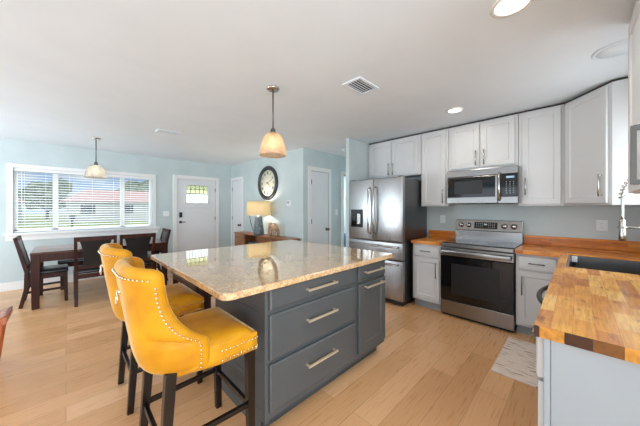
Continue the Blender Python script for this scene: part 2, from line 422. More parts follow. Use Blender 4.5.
# bedroom beyond the hall doorway
S('wall_bedroom', m_wall, 'pale blue wall of the room beyond the hallway doorway', 'wall', (4.1, 6.6, 6.3, 6.4, 0, CH), (6.5, 6.6, YH + 0.12, 6.3, 0, CH), (4.1, 4.2, YH + 0.12, 6.3, 0, CH))
def base(name, label, *b): return S(name, m_trim, label, 'baseboard', *b, bevel=0.004)
base('baseboard_front', 'white baseboard under the wide window', (-3.0, DX0 - 0.1, YW - 0.016, YW, 0, 0.14), (DX1 + 0.1, XC, YW - 0.016, YW, 0, 0.14))
base('baseboard_clock', 'white baseboard below the round clock', (XC - 0.016, XC, YH, 5.88, 0, 0.14))
base('baseboard_hall', 'white baseboard beside hallway door', (4.03, 4.21, YH - 0.016, YH, 0, 0.14))

# window_1 with casing, sill, mullions and panes
wf = MB()
for b in ((WX0 - 0.065, WX0, YW - 0.02, YW + 0.02, WZ0 - 0.02, WZ1 + 0.065), (WX1, WX1 + 0.065, YW - 0.02, YW + 0.02, WZ0 - 0.02, WZ1 + 0.065), (WX0, WX1, YW - 0.02, YW + 0.02, WZ1, WZ1 + 0.065)): wf.box(*b)
win = struct(wf, 'window_1', m_trim, label='wide white framed window behind the dining table', cat='window', bevel=0.003)
mb = MB(); mb.bbox(-0.72, 1.47, YW - 0.075, YW + 0.1, 0.905, 0.945, 0.006); mb.box(-0.70, 1.45, YW - 0.022, YW, 0.815, 0.905); struct(mb, 'window_sill', m_trim, win)
mb = MB()
for x in (-0.135, 0.83): mb.box(x - 0.035, x + 0.035, YW + 0.06, YW + 0.13, WZ0, WZ1)
for x in (WX0, WX1 - 0.04): mb.box(x, x + 0.04, YW + 0.06, YW + 0.13, WZ0, WZ1)
for z in (WZ0, WZ1 - 0.04): mb.box(WX0, WX1, YW + 0.06, YW + 0.13, z, z + 0.04)
struct(mb, 'window_frame', m_trim, win)
for a, b in ((WX0 + 0.04, -0.17), (-0.10, 0.795), (0.865, WX1 - 0.04)):
    mb = MB(); mb.box(a, b, YW + 0.09, YW + 0.095, WZ0 + 0.04, WZ1 - 0.04); struct(mb, 'window_pane', m_pane, win)
# sink window, and unseen openings added to let in fill light
for i, (nm, lab, bx) in enumerate((
    ('window_2', 'white framed window over the kitchen sink', ((2.56, 2.60, YR - 0.1, YR + 0.01, 1.12, 2.1), (3.30, 3.34, YR - 0.1, YR + 0.01, 1.12, 2.1), (2.6, 3.3, YR - 0.1, YR + 0.01, 1.12, 1.16), (2.6, 3.3, YR - 0.1, YR + 0.01, 2.06, 2.1))),
    ('window_3', 'white framed opening added behind the camera to admit light', ((-2.5, -2.44, -2.6, -2.49, 0.25, 2.35), (0.64, 0.7, -2.6, -2.49, 0.25, 2.35), (-2.44, 0.64, -2.6, -2.49, 0.25, 0.31), (-2.44, 0.64, -2.6, -2.49, 2.29, 2.35))),
    ('window_5', 'white framed opening added beside the dining area to admit light', ((-3.1, -2.99, 4.0, 4.06, 0.45, 2.15), (-3.1, -2.99, 5.94, 6.0, 0.45, 2.15), (-3.1, -2.99, 4.06, 5.94, 0.45, 0.51), (-3.1, -2.99, 4.06, 5.94, 2.09, 2.15))),
    ('window_4', 'white framed opening added left of the camera to admit light', ((-3.1, -2.99, -0.4, -0.34, 0, 2.35), (-3.1, -2.99, 3.14, 3.2, 0, 2.35), (-3.1, -2.99, -0.34, 3.14, 2.29, 2.35))))):
    S(nm, m_trim, lab, 'window', *bx)

# door_1: the front door
def hinge(mb, x, y, z): mb.box(x - 0.006, x + 0.006, y - 0.012, y, z - 0.045, z + 0.045)
fr = MB()
for b in ((DX0 - 0.085, DX0, YW - 0.02, YW + 0.05, 0, DZ + 0.085), (DX1, DX1 + 0.085, YW - 0.02, YW + 0.05, 0, DZ + 0.085), (DX0, DX1, YW - 0.02, YW + 0.05, DZ, DZ + 0.085)): fr.box(*b)
d1 = struct(fr, 'door_1', m_trim, label='white front door with small leaded glass light', cat='door', bevel=0.004)
gx0, gx1, gz0, gz1 = 2.045, 2.545, 1.495, 1.91
mb = MB(); yd0, yd1 = YW + 0.01, YW + 0.05
for b in ((DX0, gx0, yd0, yd1, 0.01, DZ), (gx1, DX1, yd0, yd1, 0.01, DZ), (gx0, gx1, yd0, yd1, 0.01, gz0), (gx0, gx1, yd0, yd1, gz1, DZ)): mb.box(*b)
leaf = struct(mb, 'door_panel', m_door, d1)
mb = MB()
for b in ((gx0 - 0.035, gx0, gz0 - 0.035, gz1 + 0.035), (gx1, gx1 + 0.035, gz0 - 0.035, gz1 + 0.035), (gx0, gx1, gz0 - 0.035, gz0), (gx0, gx1, gz1, gz1 + 0.035)): mb.box(b[0], b[1], yd0 - 0.012, yd0 + 0.01, b[2], b[3])
struct(mb, 'glass_frame', m_door, leaf, bevel=0.004)
mb = MB(); mb.box(gx0 - 0.06, gx1 + 0.06, yd0 - 0.02, yd0, 1.375, 1.40); mb.box(gx0 - 0.06, gx1 + 0.06, yd0 - 0.02, yd0, 1.345, 1.36); struct(mb, 'door_shelf_moulding', m_door, leaf, bevel=0.003)
gm = gz0 + 0.52 * (gz1 - gz0)
mb = MB(); mb.box(gx0, gx1, yd0 + 0.015, yd0 + 0.021, gm, gz1); struct(mb, 'green_glass', m_stained_g, d1)
mb = MB(); mb.box(gx0, gx1, yd0 + 0.015, yd0 + 0.021, gz0, gm); struct(mb, 'frosted_glass', m_stained_w, d1)
mb = MB()
for k in range(1, 7):
    x = gx0 + (gx1 - gx0) * k / 7; mb.box(x - 0.004, x + 0.004, yd0 + 0.008, yd0 + 0.024, gz0, gm)
for k in range(1, 5):
    x = gx0 + (gx1 - gx0) * k / 5; mb.box(x - 0.004, x + 0.004, yd0 + 0.008, yd0 + 0.024, gm, gz1)
mb.box(gx0, gx1, yd0 + 0.008, yd0 + 0.024, gm - 0.006, gm + 0.006); mb.box(gx0, gx1, yd0 + 0.008, yd0 + 0.024, gz1 - 0.10, gz1 - 0.09)
for k in range(5):
    x = gx0 + (gx1 - gx0) * (k + .5) / 5
    mb.bar((x - 0.04, yd0 + 0.016, gz1 - 0.09), (x, yd0 + 0.016, gz1 - 0.03), 0.006); mb.bar((x + 0.04, yd0 + 0.016, gz1 - 0.09), (x, yd0 + 0.016, gz1 - 0.03), 0.006)
struct(mb, 'lead_came', m_black, d1)
mb = MB(); mb.bbox(1.885, 1.945, yd0 - 0.03, yd0, 1.14, 1.26, 0.008); struct(mb, 'keypad_lock', m_black, leaf)
mb = MB(); mb.lathe([(0.032, 0), (0.032, -0.012), (0.012, -0.02), (0.012, -0.05)], (1.915, yd0, 1.03), 16, axis='Y'); mb.bbox(1.905, 2.01, yd0 - 0.06, yd0 - 0.045, 1.02, 1.04, 0.005); struct(mb, 'door_lever', m_pull, leaf)
mb = MB(); [hinge(mb, DX1 - 0.008, yd0, z) for z in (0.3, 1.1, 1.82)]; struct(mb, 'door_hinge', m_pull, d1)

def flat_door(name, label, a0, a1, H, loc, rz, knob_at, hinge_at):
    # local x to the right, y into the wall
    fr = MB()
    for b in ((a0 - 0.08, a0, -0.018, 0.0, 0, H + 0.08), (a1, a1 + 0.08, -0.018, 0.0, 0, H + 0.08), (a0, a1, -0.018, 0.0, H, H + 0.08)): fr.box(*b)
    d = struct(fr, name, m_trim, label=label, cat='door', bevel=0.004); d.location = loc; d.rotation_euler = (0, 0, rz)
    mb = MB(); mb.box(a0 + 0.004, a1 - 0.004, -0.006, -0.0005, 0.01, H - 0.004); p = struct(mb, 'door_panel', m_door, d)
    mb = MB(); mb.lathe([(0.03, -0.006), (0.03, -0.016), (0.012, -0.02), (0.012, -0.045), (0.026, -0.05), (0.03, -0.065), (0.02, -0.08)], (knob_at, 0, 0.93), 16, axis='Y'); struct(mb, 'door_knob', m_pull, p)
    mb = MB(); [hinge(mb, hinge_at, -0.006, z) for z in (0.3, 1.1, H - 0.22)]; struct(mb, 'door_hinge', m_pull, d)
    mb = MB(); mb.box(a0, a0 + 0.006, -0.0065, -0.0005, 0, H); mb.box(a1 - 0.006, a1, -0.0065, -0.0005, 0, H); mb.box(a0, a1, -0.0065, -0.0005, H - 0.006, H); struct(mb, 'door_gap', m_dark, d)
    return d
flat_door('door_2', 'narrow white closet door in the corner beside the front door', 0.08, 0.60, 2.08, (XC, 6.56, 0), R90, 0.53, 0.09)
flat_door('door_3', 'white hallway door closed between the clock and refrigerator', 0.19, 0.68, 2.08, (XC + 0.0, YH, 0), 0, 0.625, 0.20)
mb = MB()
for b in ((4.215, 4.31, YH - 0.018, YH + 0.13, 0, 2.16), (5.15, 5.23, YH - 0.018, YH + 0.13, 0, 2.16), (4.31, 5.15, YH - 0.018, YH + 0.13, 2.08, 2.16)): mb.box(*b)
struct(mb, 'door_4', m_trim, label='white trimmed open doorway beside the refrigerator', cat='door', bevel=0.004)
light('bedroom_fill', 'AREA', (5.3, 6.2, 1.6), (PI / 2, 0, PI), 40, (0.85, 0.93, 1.0), 1.4, 1.2)  # area lamp added inside the closed bedroom to light it and the hall
light('hall_fill', 'AREA', (6.4, 3.15, 1.5), (0, PI / 2 + 0.3, 0), 14, (0.9, 0.95, 1.0), 1.2, 0.7)  # unseen lamp added to brighten the hall; the end wall has no opening
# bedroom items glimpsed through the doorway
t = thing('bed', 'blue covered bed seen through the hallway doorway', 'bed', (5.3, 5.1, 0))
mb = MB((5.3, 5.1, 0)); mb.bbox(4.7, 5.9, 4.4, 6.2, 0.25, 0.62, 0.08, 3); mb.build('duvet', paint('duvet_blue', (96, 140, 176), 0.8, 12), t)
mb = MB((5.3, 5.1, 0)); mb.box(4.72, 5.88, 4.42, 6.2, 0.0, 0.26); mb.build('bed_frame', m_din, t)

# ------------------------------------------------------------------ wall cabinets on the range wall
XU = 3.77
def wall_cab(label, y0, y1, z0, doors, handles, z1=2.462, name='wall_cabinet', group=None):
    W = y0 - y1
    t = thing(name, label, 'cabinet', (XU, y0, z0), R90, group)
    mb = MB((0, 0, z0)); mb.box(0.001, W - 0.001, 0, XR - XU, z0, z1); mb.build('carcass', m_cab, t)
    mb = MB((0, 0, z0)); mb.box(0.001, W - 0.001, 0.03, XR - XU, z1, CH - 0.001); mb.build('top_gap', m_dark, t)  # dark block in the gap under the ceiling, shade put into its colour
    for (a, b), (hx, hz) in zip(doors, handles):
        mb = MB((0, 0, z0)); shaker(mb, a, b, z0 + 0.018, z1 - 0.025); d = mb.build('door', m_cab, t)
        h = pull(hx, hz, -0.02, 0.19, True, 0.0065); h.v = [v - Vector((0, 0, z0)) for v in h.v]; h.build('handle', m_chrome, d)
    return t
wall_cab('short white two door wall cabinet above the refrigerator', 2.595, 1.655, 1.862, [(0.03, 0.45), (0.462, 0.90)], [(0.418, 1.985), (0.494, 1.985)])
wall_cab('tall narrow white wall cabinet left of the microwave', 1.650, 1.268, 1.382, [(0.02, 0.35)], [(0.318, 1.52)])
wall_cab('short white two door wall cabinet above the microwave', 1.264, 0.496, 1.862, [(0.035, 0.372), (0.396, 0.74)], [(0.338, 2.0), (0.43, 2.0)])
wall_cab('tall white wall cabinet right of the microwave', 0.492, 0.100, 1.382, [(0.035, 0.365)], [(0.03, 1.0)][:0] or [(0.068, 1.60)])
# corner cabinet
P0 = Vector((3.75, 0.098)); P1 = Vector((3.405, -0.21)); ad = (P1 - P0); AL = ad.length; ang = math.atan2(ad.y, ad.x)
t = thing('corner_cabinet', 'white diagonal corner wall cabinet', 'cabinet', (P0.x, P0.y, 1.382), ang)
inv = (Matrix.Translation((P0.x, P0.y, 0)) @ Matrix.Rotation(ang, 4, 'Z')).inverted()
mb = MB((0, 0, 1.382)); mb.mat = inv
mb.prism([(3.772, 0.096), (3.405, -0.212), (3.405, YR + 0.002), (4.058, YR + 0.002), (4.058, 0.096)], 1.382, 2.462); mb.build('carcass', m_cab, t)
mb = MB((0, 0, 1.382)); mb.mat = inv
mb.prism([(3.80, 0.09), (3.435, -0.215), (3.435, YR + 0.004), (4.056, YR + 0.004), (4.056, 0.09)], 2.462, CH - 0.001); mb.build('top_gap', m_dark, t)  # same dark block, the gap's shade put into its colour
mb = MB((0, 0, 1.382)); shaker(mb, 0.02, AL - 0.03, 1.40, 2.437); d = mb.build('door', m_cab, t)
h = pull(AL - 0.065, 1.56, -0.02, 0.20, True, 0.0065); h.v = [v - Vector((0, 0, 1.382)) for v in h.v]; h.build('handle', m_chrome, d)
# near cabinet on the sink wall, facing +Y
t = thing('wall_cabinet', 'white wall cabinet close at the edge above the sink counter', 'cabinet', (2.48, -0.24, 1.44), PI)
mb = MB((0, 0, 1.44)); mb.box(0, 0.72, 0, -0.24 - YR - 0.002, 1.44, 2.475); mb.build('carcass', m_cab, t)
mb = MB((0, 0, 1.44)); mb.box(0.01, 0.71, 0.01, 0.29, 2.475, CH - 0.001); mb.build('top_gap', m_cab, t)
mb = MB((0, 0, 1.44)); shaker(mb, 0.012, 0.70, 1.445, 2.46, t=0.022, r=0.07); d = mb.build('door', m_cab, t)
mb = MB((0, 0, 1.44)); 
mb.bar((0.60, -0.058, 1.462), (0.60, -0.058, 1.735), 0.03, 0.018)
for z in (1.472, 1.725): mb.bar((0.60, -0.02, z), (0.60, -0.058, z), 0.024)
mb.build('handle', m_pull, d)

# ------------------------------------------------------------------ microwave
t = thing('microwave', 'stainless over the range microwave with black window', 'microwave', (3.66, 1.25, 1.412), R90)
z0 = 1.412
def part(root, name, mat, fn, parent=None, z=0.0, **k):
    mb = MB((0, 0, z)); fn(mb); return mb.build(name, mat, parent or root, **k)
part(t, 'body', m_steel_d, lambda b: b.box(0.005, 0.765, 0.03, 0.398, 1.415, 1.845), z=z0)
part(t, 'vent_panel', m_steelh, lambda b: b.bbox(0, 0.77, -0.005, 0.03, 1.757, 1.846, 0.006), z=z0)
dr = part(t, 'door', m_steelh, lambda b: b.bbox(0, 0.578, -0.012, 0.03, 1.412, 1.755, 0.008), z=z0)
part(t, 'window', m_blackglass, lambda b: b.bbox(0.014, 0.552, -0.016, -0.008, 1.492, 1.748, 0.003), dr, z=z0)
part(t, 'window_screen', m_black, lambda b: b.bbox(0.10, 0.42, -0.0175, -0.012, 1.535, 1.70, 0.002), dr, z=z0)
def mh(b):
    b.tube([(0.595, -0.012, 1.45), (0.595, -0.05, 1.47), (0.595, -0.056, 1.61), (0.595, -0.05, 1.75), (0.595, -0.012, 1.77)], 0.013, 12)
part(t, 'handle', m_chrome, mh, dr, z=z0)
cp = part(t, 'control_panel', m_blackglass, lambda b: b.bbox(0.582, 0.768, -0.010, 0.03, 1.492, 1.755, 0.004), z=z0)
part(t, 'lower_trim', m_steelh, lambda b: b.bbox(0.58, 0.77, -0.011, 0.03, 1.412, 1.490, 0.004), z=z0)
def mk(b):
    for r_ in range(6):
        for c_ in range(3): b.box(0.655 + c_ * 0.034, 0.667 + c_ * 0.034, -0.0115, -0.009, 1.53 + r_ * 0.026, 1.534 + r_ * 0.026)
part(t, 'button_marking', m_mark, mk, cp, z=z0)
part(t, 'clock_display', m_display, lambda b: b.box(0.66, 0.735, -0.0115, -0.009, 1.705, 1.728), cp, z=z0)
part(t, 'lamp_cover', m_black, lambda b: b.box(0.1, 0.67, 0.06, 0.34, 1.408, 1.415), z=z0)

# ------------------------------------------------------------------ range
t = thing('range', 'stainless electric range with black oven door', 'stove', (3.40, 1.238, 0), R90)
W = 0.758
part(t, 'body', m_steel_d, lambda b: b.box(0.003, W - 0.003, 0.045, 0.645, 0.035, 0.90))
part(t, 'drawer', m_steelh, lambda b: b.bbox(0, W, -0.002, 0.045, 0.035, 0.203, 0.006))
od = part(t, 'oven_door', m_blackglass, lambda b: b.bbox(0, W, -0.004, 0.045, 0.209, 0.762, 0.006))
part(t, 'door_window', m_black, lambda b: b.bbox(0.13, W - 0.13, -0.0055, -0.001, 0.30, 0.67, 0.002), od)
part(t, 'door_top_trim', m_steelh, lambda b: b.bbox(0, W, -0.006, 0.045, 0.764, 0.862, 0.006), od)
def rh(b):
    b.bbox(0.02, W - 0.02, -0.062, -0.034, 0.79, 0.836, 0.01, 3)
    for x in (0.05, W - 0.05): b.box(x - 0.014, x + 0.014, -0.04, 0, 0.80, 0.826)
part(t, 'handle', m_steelh, rh, od)
part(t, 'front_lip', m_steelh, lambda b: b.bbox(0, W, 0.0, 0.06, 0.868, 0.915, 0.008))
ck = part(t, 'cooktop', m_blackglass, lambda b: b.bbox(0.002, W - 0.002, 0.03, 0.60, 0.905, 0.922, 0.005))
for (x, y, r_) in ((0.2, 0.18, 0.105), (0.55, 0.18, 0.085), (0.2, 0.43, 0.08), (0.55, 0.43, 0.1)):
    part(t, 'burner_ring', m_pull, lambda b: b.tube([(x + r_ * math.cos(2 * PI * k / 32), y + r_ * math.sin(2 * PI * k / 32), 0.9215) for k in range(32)], 0.0016, 6, closed=True), ck)
def bp(b):
    b.box(0, W, 0.575, 0.645, 0.915, 1.045)
part(t, 'backguard', m_steelh, bp)
def cpnl(b):
    A = [(0, 0.565, 1.05), (W, 0.565, 1.05), (W, 0.60, 1.195), (0, 0.60, 1.195), (0, 0.645, 1.05), (W, 0.645, 1.05), (W, 0.645, 1.195), (0, 0.645, 1.195)]
    i = [b.V(p) for p in A]
    for q in ((0, 1, 2, 3), (4, 7, 6, 5), (0, 4, 5, 1), (3, 2, 6, 7), (0, 3, 7, 4), (1, 5, 6, 2)): b.F([i[k] for k in q])
cp = part(t, 'control_panel', m_steelh, cpnl, bevel=0.005)
sl = math.atan2(0.035, 0.145)
def onp(b): b.mat = Matrix.Translation((0, 0.565, 1.05)) @ Matrix.Rotation(-sl, 4, 'X')
def dsp(b): onp(b); b.bbox(0.235, 0.50, -0.004, 0.006, 0.03, 0.118, 0.003)
part(t, 'display', m_blackglass, dsp, cp)
def dmk(b):
    onp(b)
    for r_ in range(3):
        for c_ in range(4): b.box(0.26 + c_ * 0.022, 0.268 + c_ * 0.022, -0.0052, -0.003, 0.05 + r_ * 0.022, 0.055 + r_ * 0.022); b.box(0.40 + c_ * 0.022, 0.408 + c_ * 0.022, -0.0052, -0.003, 0.05 + r_ * 0.022, 0.055 + r_ * 0.022)
    b.box(0.35, 0.385, -0.0052, -0.003, 0.08, 0.098)
part(t, 'display_marking', m_mark, dmk, cp)
for x in (0.072, 0.165, 0.575, 0.675):
    def kn(b):
        onp(b); b.lathe([(0.034, 0.002), (0.034, -0.006), (0.027, -0.01), (0.025, -0.034), (0.0001, -0.036)], (x, 0, 0.072), 24, axis='Y'); b.box(x - 0.003, x + 0.003, -0.042, -0.03, 0.052, 0.092)
    part(t, 'knob', m_knob, kn, cp)
for x in (0.05, W - 0.05):
    for y in (0.08, 0.6): part(t, 'foot', m_black, lambda b: b.lathe([(0.018, 0), (0.018, 0.04)], (x, y, 0), 12))
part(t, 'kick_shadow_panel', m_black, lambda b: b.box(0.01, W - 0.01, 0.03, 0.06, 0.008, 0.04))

# ------------------------------------------------------------------ refrigerator
FW = 0.925
t = thing('refrigerator', 'stainless french door refrigerator with ice dispenser', 'refrigerator', (3.225, 2.592, 0), R90)
part(t, 'body', m_steel_d, lambda b: b.bbox(0.01, FW - 0.005, 0.075, 0.80, 0.06, 1.775, 0.008))
part(t, 'base_grille', m_black, lambda b: b.box(0.02, FW - 0.02, 0.05, 0.7, 0.012, 0.065))
mid = 0.452
def fdoor(a, b_, z0, z1): return lambda b: b.bbox(a, b_, 0.0, 0.07, z0, z1, 0.016, 4)
ld = part(t, 'door', m_steel, fdoor(0.0, mid - 0.002, 0.885, 1.79)); rd = part(t, 'door', m_steel, fdoor(mid + 0.002, FW, 0.885, 1.79))
mdw = part(t, 'drawer', m_steel, fdoor(0, FW, 0.632, 0.877)); bdw = part(t, 'drawer', m_steel, fdoor(0, FW, 0.075, 0.624))
def bow(x):
    return lambda b: b.tube([(x, 0.0, 0.98), (x, -0.045, 1.0), (x, -0.06, 1.15), (x, -0.066, 1.31), (x, -0.06, 1.47), (x, -0.045, 1.64), (x, 0.0, 1.66)], 0.0135, 12)
part(t, 'handle', m_chrome, bow(mid - 0.05), ld); part(t, 'handle', m_chrome, bow(mid + 0.05), rd)
def hb(z): return lambda b: b.tube([(0.06, 0.0, z), (0.07, -0.045, z), (0.3, -0.06, z), (FW - 0.3, -0.06, z), (FW - 0.07, -0.045, z), (FW - 0.06, 0, z)], 0.0135, 12)
part(t, 'handle', m_chrome, hb(0.815), mdw); part(t, 'handle', m_chrome, hb(0.572), bdw)
dp = part(t, 'water_dispenser', m_black, lambda b: b.bbox(0.045, 0.275, -0.006, 0.03, 1.06, 1.335, 0.006), ld)
part(t, 'dispenser_recess', m_blackglass, lambda b: b.bbox(0.065, 0.255, -0.009, 0.0, 1.075, 1.24, 0.004), ld)
part(t, 'dispenser_paddle', m_chrome, lambda b: b.bbox(0.175, 0.235, -0.02, -0.006, 1.11, 1.27, 0.006), ld)
for x in (0.05, FW - 0.05): part(t, 'hinge_cover', m_black, lambda b: b.bbox(x - 0.035, x + 0.035, 0.03, 0.16, 1.775, 1.80, 0.006))
for x in (0.08, FW - 0.08): part(t, 'foot', m_black, lambda b: b.lathe([(0.02, 0), (0.02, 0.06)], (x, 0.12, 0), 12)); part(t, 'foot', m_black, lambda b: b.lathe([(0.02, 0), (0.02, 0.06)], (x, 0.7, 0), 12))

# ------------------------------------------------------------------ base cabinets by the range
XB = 3.44
def base_cab(label, y0, y1, hside):
    W = y0 - y1; t = thing('base_cabinet', label, 'cabinet', (XB, y0, 0), R90)
    part(t, 'carcass', m_cab, lambda b: b.box(0.001, W - 0.001, 0, XR - XB - 0.002, 0.105, 0.872))
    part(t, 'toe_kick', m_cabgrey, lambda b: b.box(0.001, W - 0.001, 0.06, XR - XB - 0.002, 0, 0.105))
    dw = part(t, 'drawer', m_cab, lambda b: slabfront(b, 0.02, W - 0.02, 0.705, 0.85)); pull(W / 2, 0.78, -0.02, 0.13, False, 0.0055).build('handle', m_pull, dw)
    d = part(t, 'door', m_cab, lambda b: shaker(b, 0.02, W - 0.02, 0.135, 0.69)); pull(W - 0.055 if hside > 0 else 0.055, 0.54, -0.02, 0.2, True, 0.0055).build('handle', m_pull, d)
    return t
base_cab('white base cabinet between refrigerator and range', 1.625, 1.245, 1)
base_cab('white base cabinet right of the range', 0.472, 0.125, -1)

# ------------------------------------------------------------------ sink run (faces +Y, end panel towards the camera)
YF = 0.088
t = thing('base_cabinet', 'white end base cabinet with side panel coloured as in cool daylight', 'cabinet', (1.83, YF, 0), PI)
part(t, 'carcass', m_cab, lambda b: b.box(0.001, 0.555, 0, YF - YR - 0.002, 0.105, 0.872))
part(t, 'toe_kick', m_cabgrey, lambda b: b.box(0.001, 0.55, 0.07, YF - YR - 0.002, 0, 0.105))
part(t, 'end_panel', m_cabgrey, lambda b: b.box(0.555, 0.566, 0.018, YF - YR - 0.002, 0, 0.872))  # panel and stile: cabinet white with cool-light grey put into the colour
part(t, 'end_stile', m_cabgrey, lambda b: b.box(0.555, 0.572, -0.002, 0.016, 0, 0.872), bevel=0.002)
dw = part(t, 'drawer', m_cab, lambda b: slabfront(b, 0.02, 0.552, 0.71, 0.862, t=0.026)); pull(0.28, 0.79, -0.026, 0.13, False, 0.0055).build('handle', m_pull, dw)
d = part(t, 'door', m_cab, lambda b: shaker(b, 0.02, 0.552, 0.13, 0.695)); pull(0.08, 0.54, -0.02, 0.2, True, 0.0055).build('handle', m_pull, d)
t = thing('dishwasher', 'dishwasher with bowed dark handle under the butcher block', 'dishwasher', (2.43, YF, 0), PI)
part(t, 'body', m_steel_d, lambda b: b.box(0.003, 0.597, 0.0, 0.6, 0.10, 0.868))
dd = part(t, 'door', m_steel, lambda b: b.bbox(0.004, 0.596, -0.02, 0.0, 0.11, 0.866, 0.006))
part(t, 'handle', m_pull, lambda b: b.tube([(0.045, -0.02, 0.815)] + [(0.05 + 0.5 * k / 12, -0.028 - 0.055 * math.sin(PI * k / 12) ** 0.6, 0.815) for k in range(13)] + [(0.555, -0.02, 0.815)], 0.013, 12), dd)
part(t, 'toe_panel', m_black, lambda b: b.box(0.01, 0.59, 0.05, 0.5, 0.0, 0.10))
t = thing('base_cabinet', 'white sink base cabinet in the corner under the sink', 'cabinet', (3.42, YF, 0), PI)
part(t, 'carcass', m_cab, lambda b: (b.box(0.001, 0.985, 0, YF - YR - 0.002, 0.105, 0.66), b.box(0.001, 0.985, 0, 0.012, 0.66, 0.872)))
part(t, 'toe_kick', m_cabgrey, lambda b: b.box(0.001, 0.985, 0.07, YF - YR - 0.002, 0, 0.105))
for a, b_ in ((0.03, 0.49), (0.5, 0.96)):
    d = part(t, 'door', m_cab, lambda b: shaker(b, a, b_, 0.135, 0.85)); pull(a + 0.05 if a > 0.3 else b_ - 0.05, 0.72, -0.02, 0.19, True, 0.0055).build('handle', m_pull, d)

# ------------------------------------------------------------------ butcher block worktops
SX0, SX1, SY0, SY1 = 2.665, 3.43, -0.385, 0.066
zt0, zt1 = 0.873, 0.915
mb = MB()
mb.box(1.244, SX0, YR + 0.001, 0.116, zt0, zt1); mb.f.pop(); mb.mi.pop(); mb.sm.pop()
mb.mi[4] = 2
mb.box(SX0, SX1, SY1, 0.116, zt0, zt1); mb.box(SX0, SX1, YR + 0.001, SY0, zt0, zt1)
mb.i = 1; mb.box(SX1, XR - 0.001, YR + 0.001, 0.116, zt0, zt1); mb.box(3.388, XR - 0.001, 0.116, 0.474, zt0, zt1)
solo(mb, 'worktop', [m_butch, m_butch_y, m_end], 'l shaped butcher block worktop around the sink', 'worktop')
mb = MB(); mb.bbox(3.388, XR - 0.001, 1.243, 1.628, zt0, zt1, 0.003)
solo(mb, 'worktop', m_butch_y, 'small butcher block worktop between refrigerator and range', 'worktop')
mb = MB(); mb.bbox(XR - 0.024, XR - 0.001, 1.246, 1.65, zt1, 1.018, 0.003)
solo(mb, 'backsplash', m_butch_bsy, 'short wooden backsplash strip between refrigerator and range', 'backsplash')
mb = MB(); mb.bbox(XR - 0.024, XR - 0.001, YR + 0.026, 0.474, zt1, 1.022, 0.003)
solo(mb, 'backsplash', m_butch_bsy, 'long wooden backsplash strip right of the range', 'backsplash')
mb = MB(); mb.bbox(1.3, XR - 0.03, YR + 0.001, YR + 0.024, zt1, 1.022, 0.003)
solo(mb, 'backsplash', m_butch_bsx, 'wooden backsplash strip behind the sink', 'backsplash')

# sink
t = thing('sink', 'stainless undermount kitchen sink in the butcher block', 'sink', ((SX0 + SX1) / 2, (SY0 + SY1) / 2, 0.69))
mb = MB(t.location)
a, b_, c, d_ = SX0 + 0.001, SX1 - 0.001, SY0 + 0.001, SY1 - 0.001
def rect(x0, x1, y0, y1, z): return [mb.V(p) for p in ((x0, y0, z), (x1, y0, z), (x1, y1, z), (x0, y1, z))]
w_ = 0.016
O = rect(a, b_, c, d_, 0.69); O2 = rect(a, b_, c, d_, 0.906); I2 = rect(a + w_, b_ - w_, c + w_, d_ - w_, 0.906); I1 = rect(a + w_ + 0.006, b_ - w_ - 0.006, c + w_ + 0.006, d_ - w_ - 0.006, 0.715); I0 = rect(a + w_ + 0.03, b_ - w_ - 0.03, c + w_ + 0.03, d_ - w_ - 0.03, 0.702)
mb.F(O[::-1])
for P, Q in ((O, O2), (O2, I2), (I2, I1), (I1, I0)):
    for q in range(4): mb.F((P[q], P[(q + 1) % 4], Q[(q + 1) % 4], Q[q]))
mb.F(I0); mb.build('basin', m_steelh, t)
mb = MB(t.location); mb.lathe([(0.055, 0.702), (0.055, 0.706), (0.04, 0.705), (0.0001, 0.703)], (3.05, -0.16, 0), 24); mb.build('drain', m_chrome, t)
t = thing('sponge_holder', 'small white holder hanging in the corner of the sink', 'holder', (3.385, 0.025, 0.82))
mb = MB(t.location); mb.bbox(3.37, 3.40, 0.004, 0.043, 0.85, 0.90, 0.004); mb.build('cup', m_white_pl, t)
mb = MB(t.location); mb.bbox(3.372, 3.398, 0.008, 0.042, 0.82, 0.85, 0.004); mb.build('sponge', m_black, t)
# faucet
fx, fy = 3.05, -0.455
t = thing('faucet', 'tall brushed spring neck kitchen faucet over the sink', 'faucet', (fx, fy, zt1))
mb = MB(t.location); mb.lathe([(0.03, zt1), (0.03, zt1 + 0.012), (0.02, zt1 + 0.02), (0.019, 1.215), (0.014, 1.22), (0.012, 1.43)], (fx, fy, 0), 20); mb.build('body', m_chrome, t)
hx, hy = fx, -0.242
arc = []
for k in range(25):
    a_ = PI * k / 24; arc.append(Vector((fx, fy + (hy - fy) * (1 - math.cos(a_)) / 2, 1.43 + 0.17 * math.sin(a_))))
arc += [Vector((hx, hy, 1.43 - 0.035 * k)) for k in range(1, 6)]
mb = MB(t.location); mb.tube(arc, 0.0085, 10); mb.build('hose', m_chrome, t)
mb = MB(t.location); sp = []; N = 17 * 10
for k in range(N):
    f = 2 + k / (N - 1) * 22; i = min(int(f), len(arc) - 2); p = arc[i].lerp(arc[i + 1], f - i); tg = (arc[i + 1] - arc[i]).normalized()
    n1 = Vector((1, 0, 0)); n2 = tg.cross(n1); a_ = 2 * PI * k / 10
    sp.append(p + n1 * 0.0185 * math.cos(a_) + n2 * 0.0185 * math.sin(a_))
mb.tube(sp, 0.0042, 6); mb.build('spring', m_chrome, t)
mb = MB(t.location); mb.lathe([(0.012, 1.27), (0.017, 1.25), (0.0175, 1.17), (0.02, 1.15), (0.0205, 1.105), (0.017, 1.10)], (hx, hy, 0), 20); mb.build('spray_head', m_chrome, t)
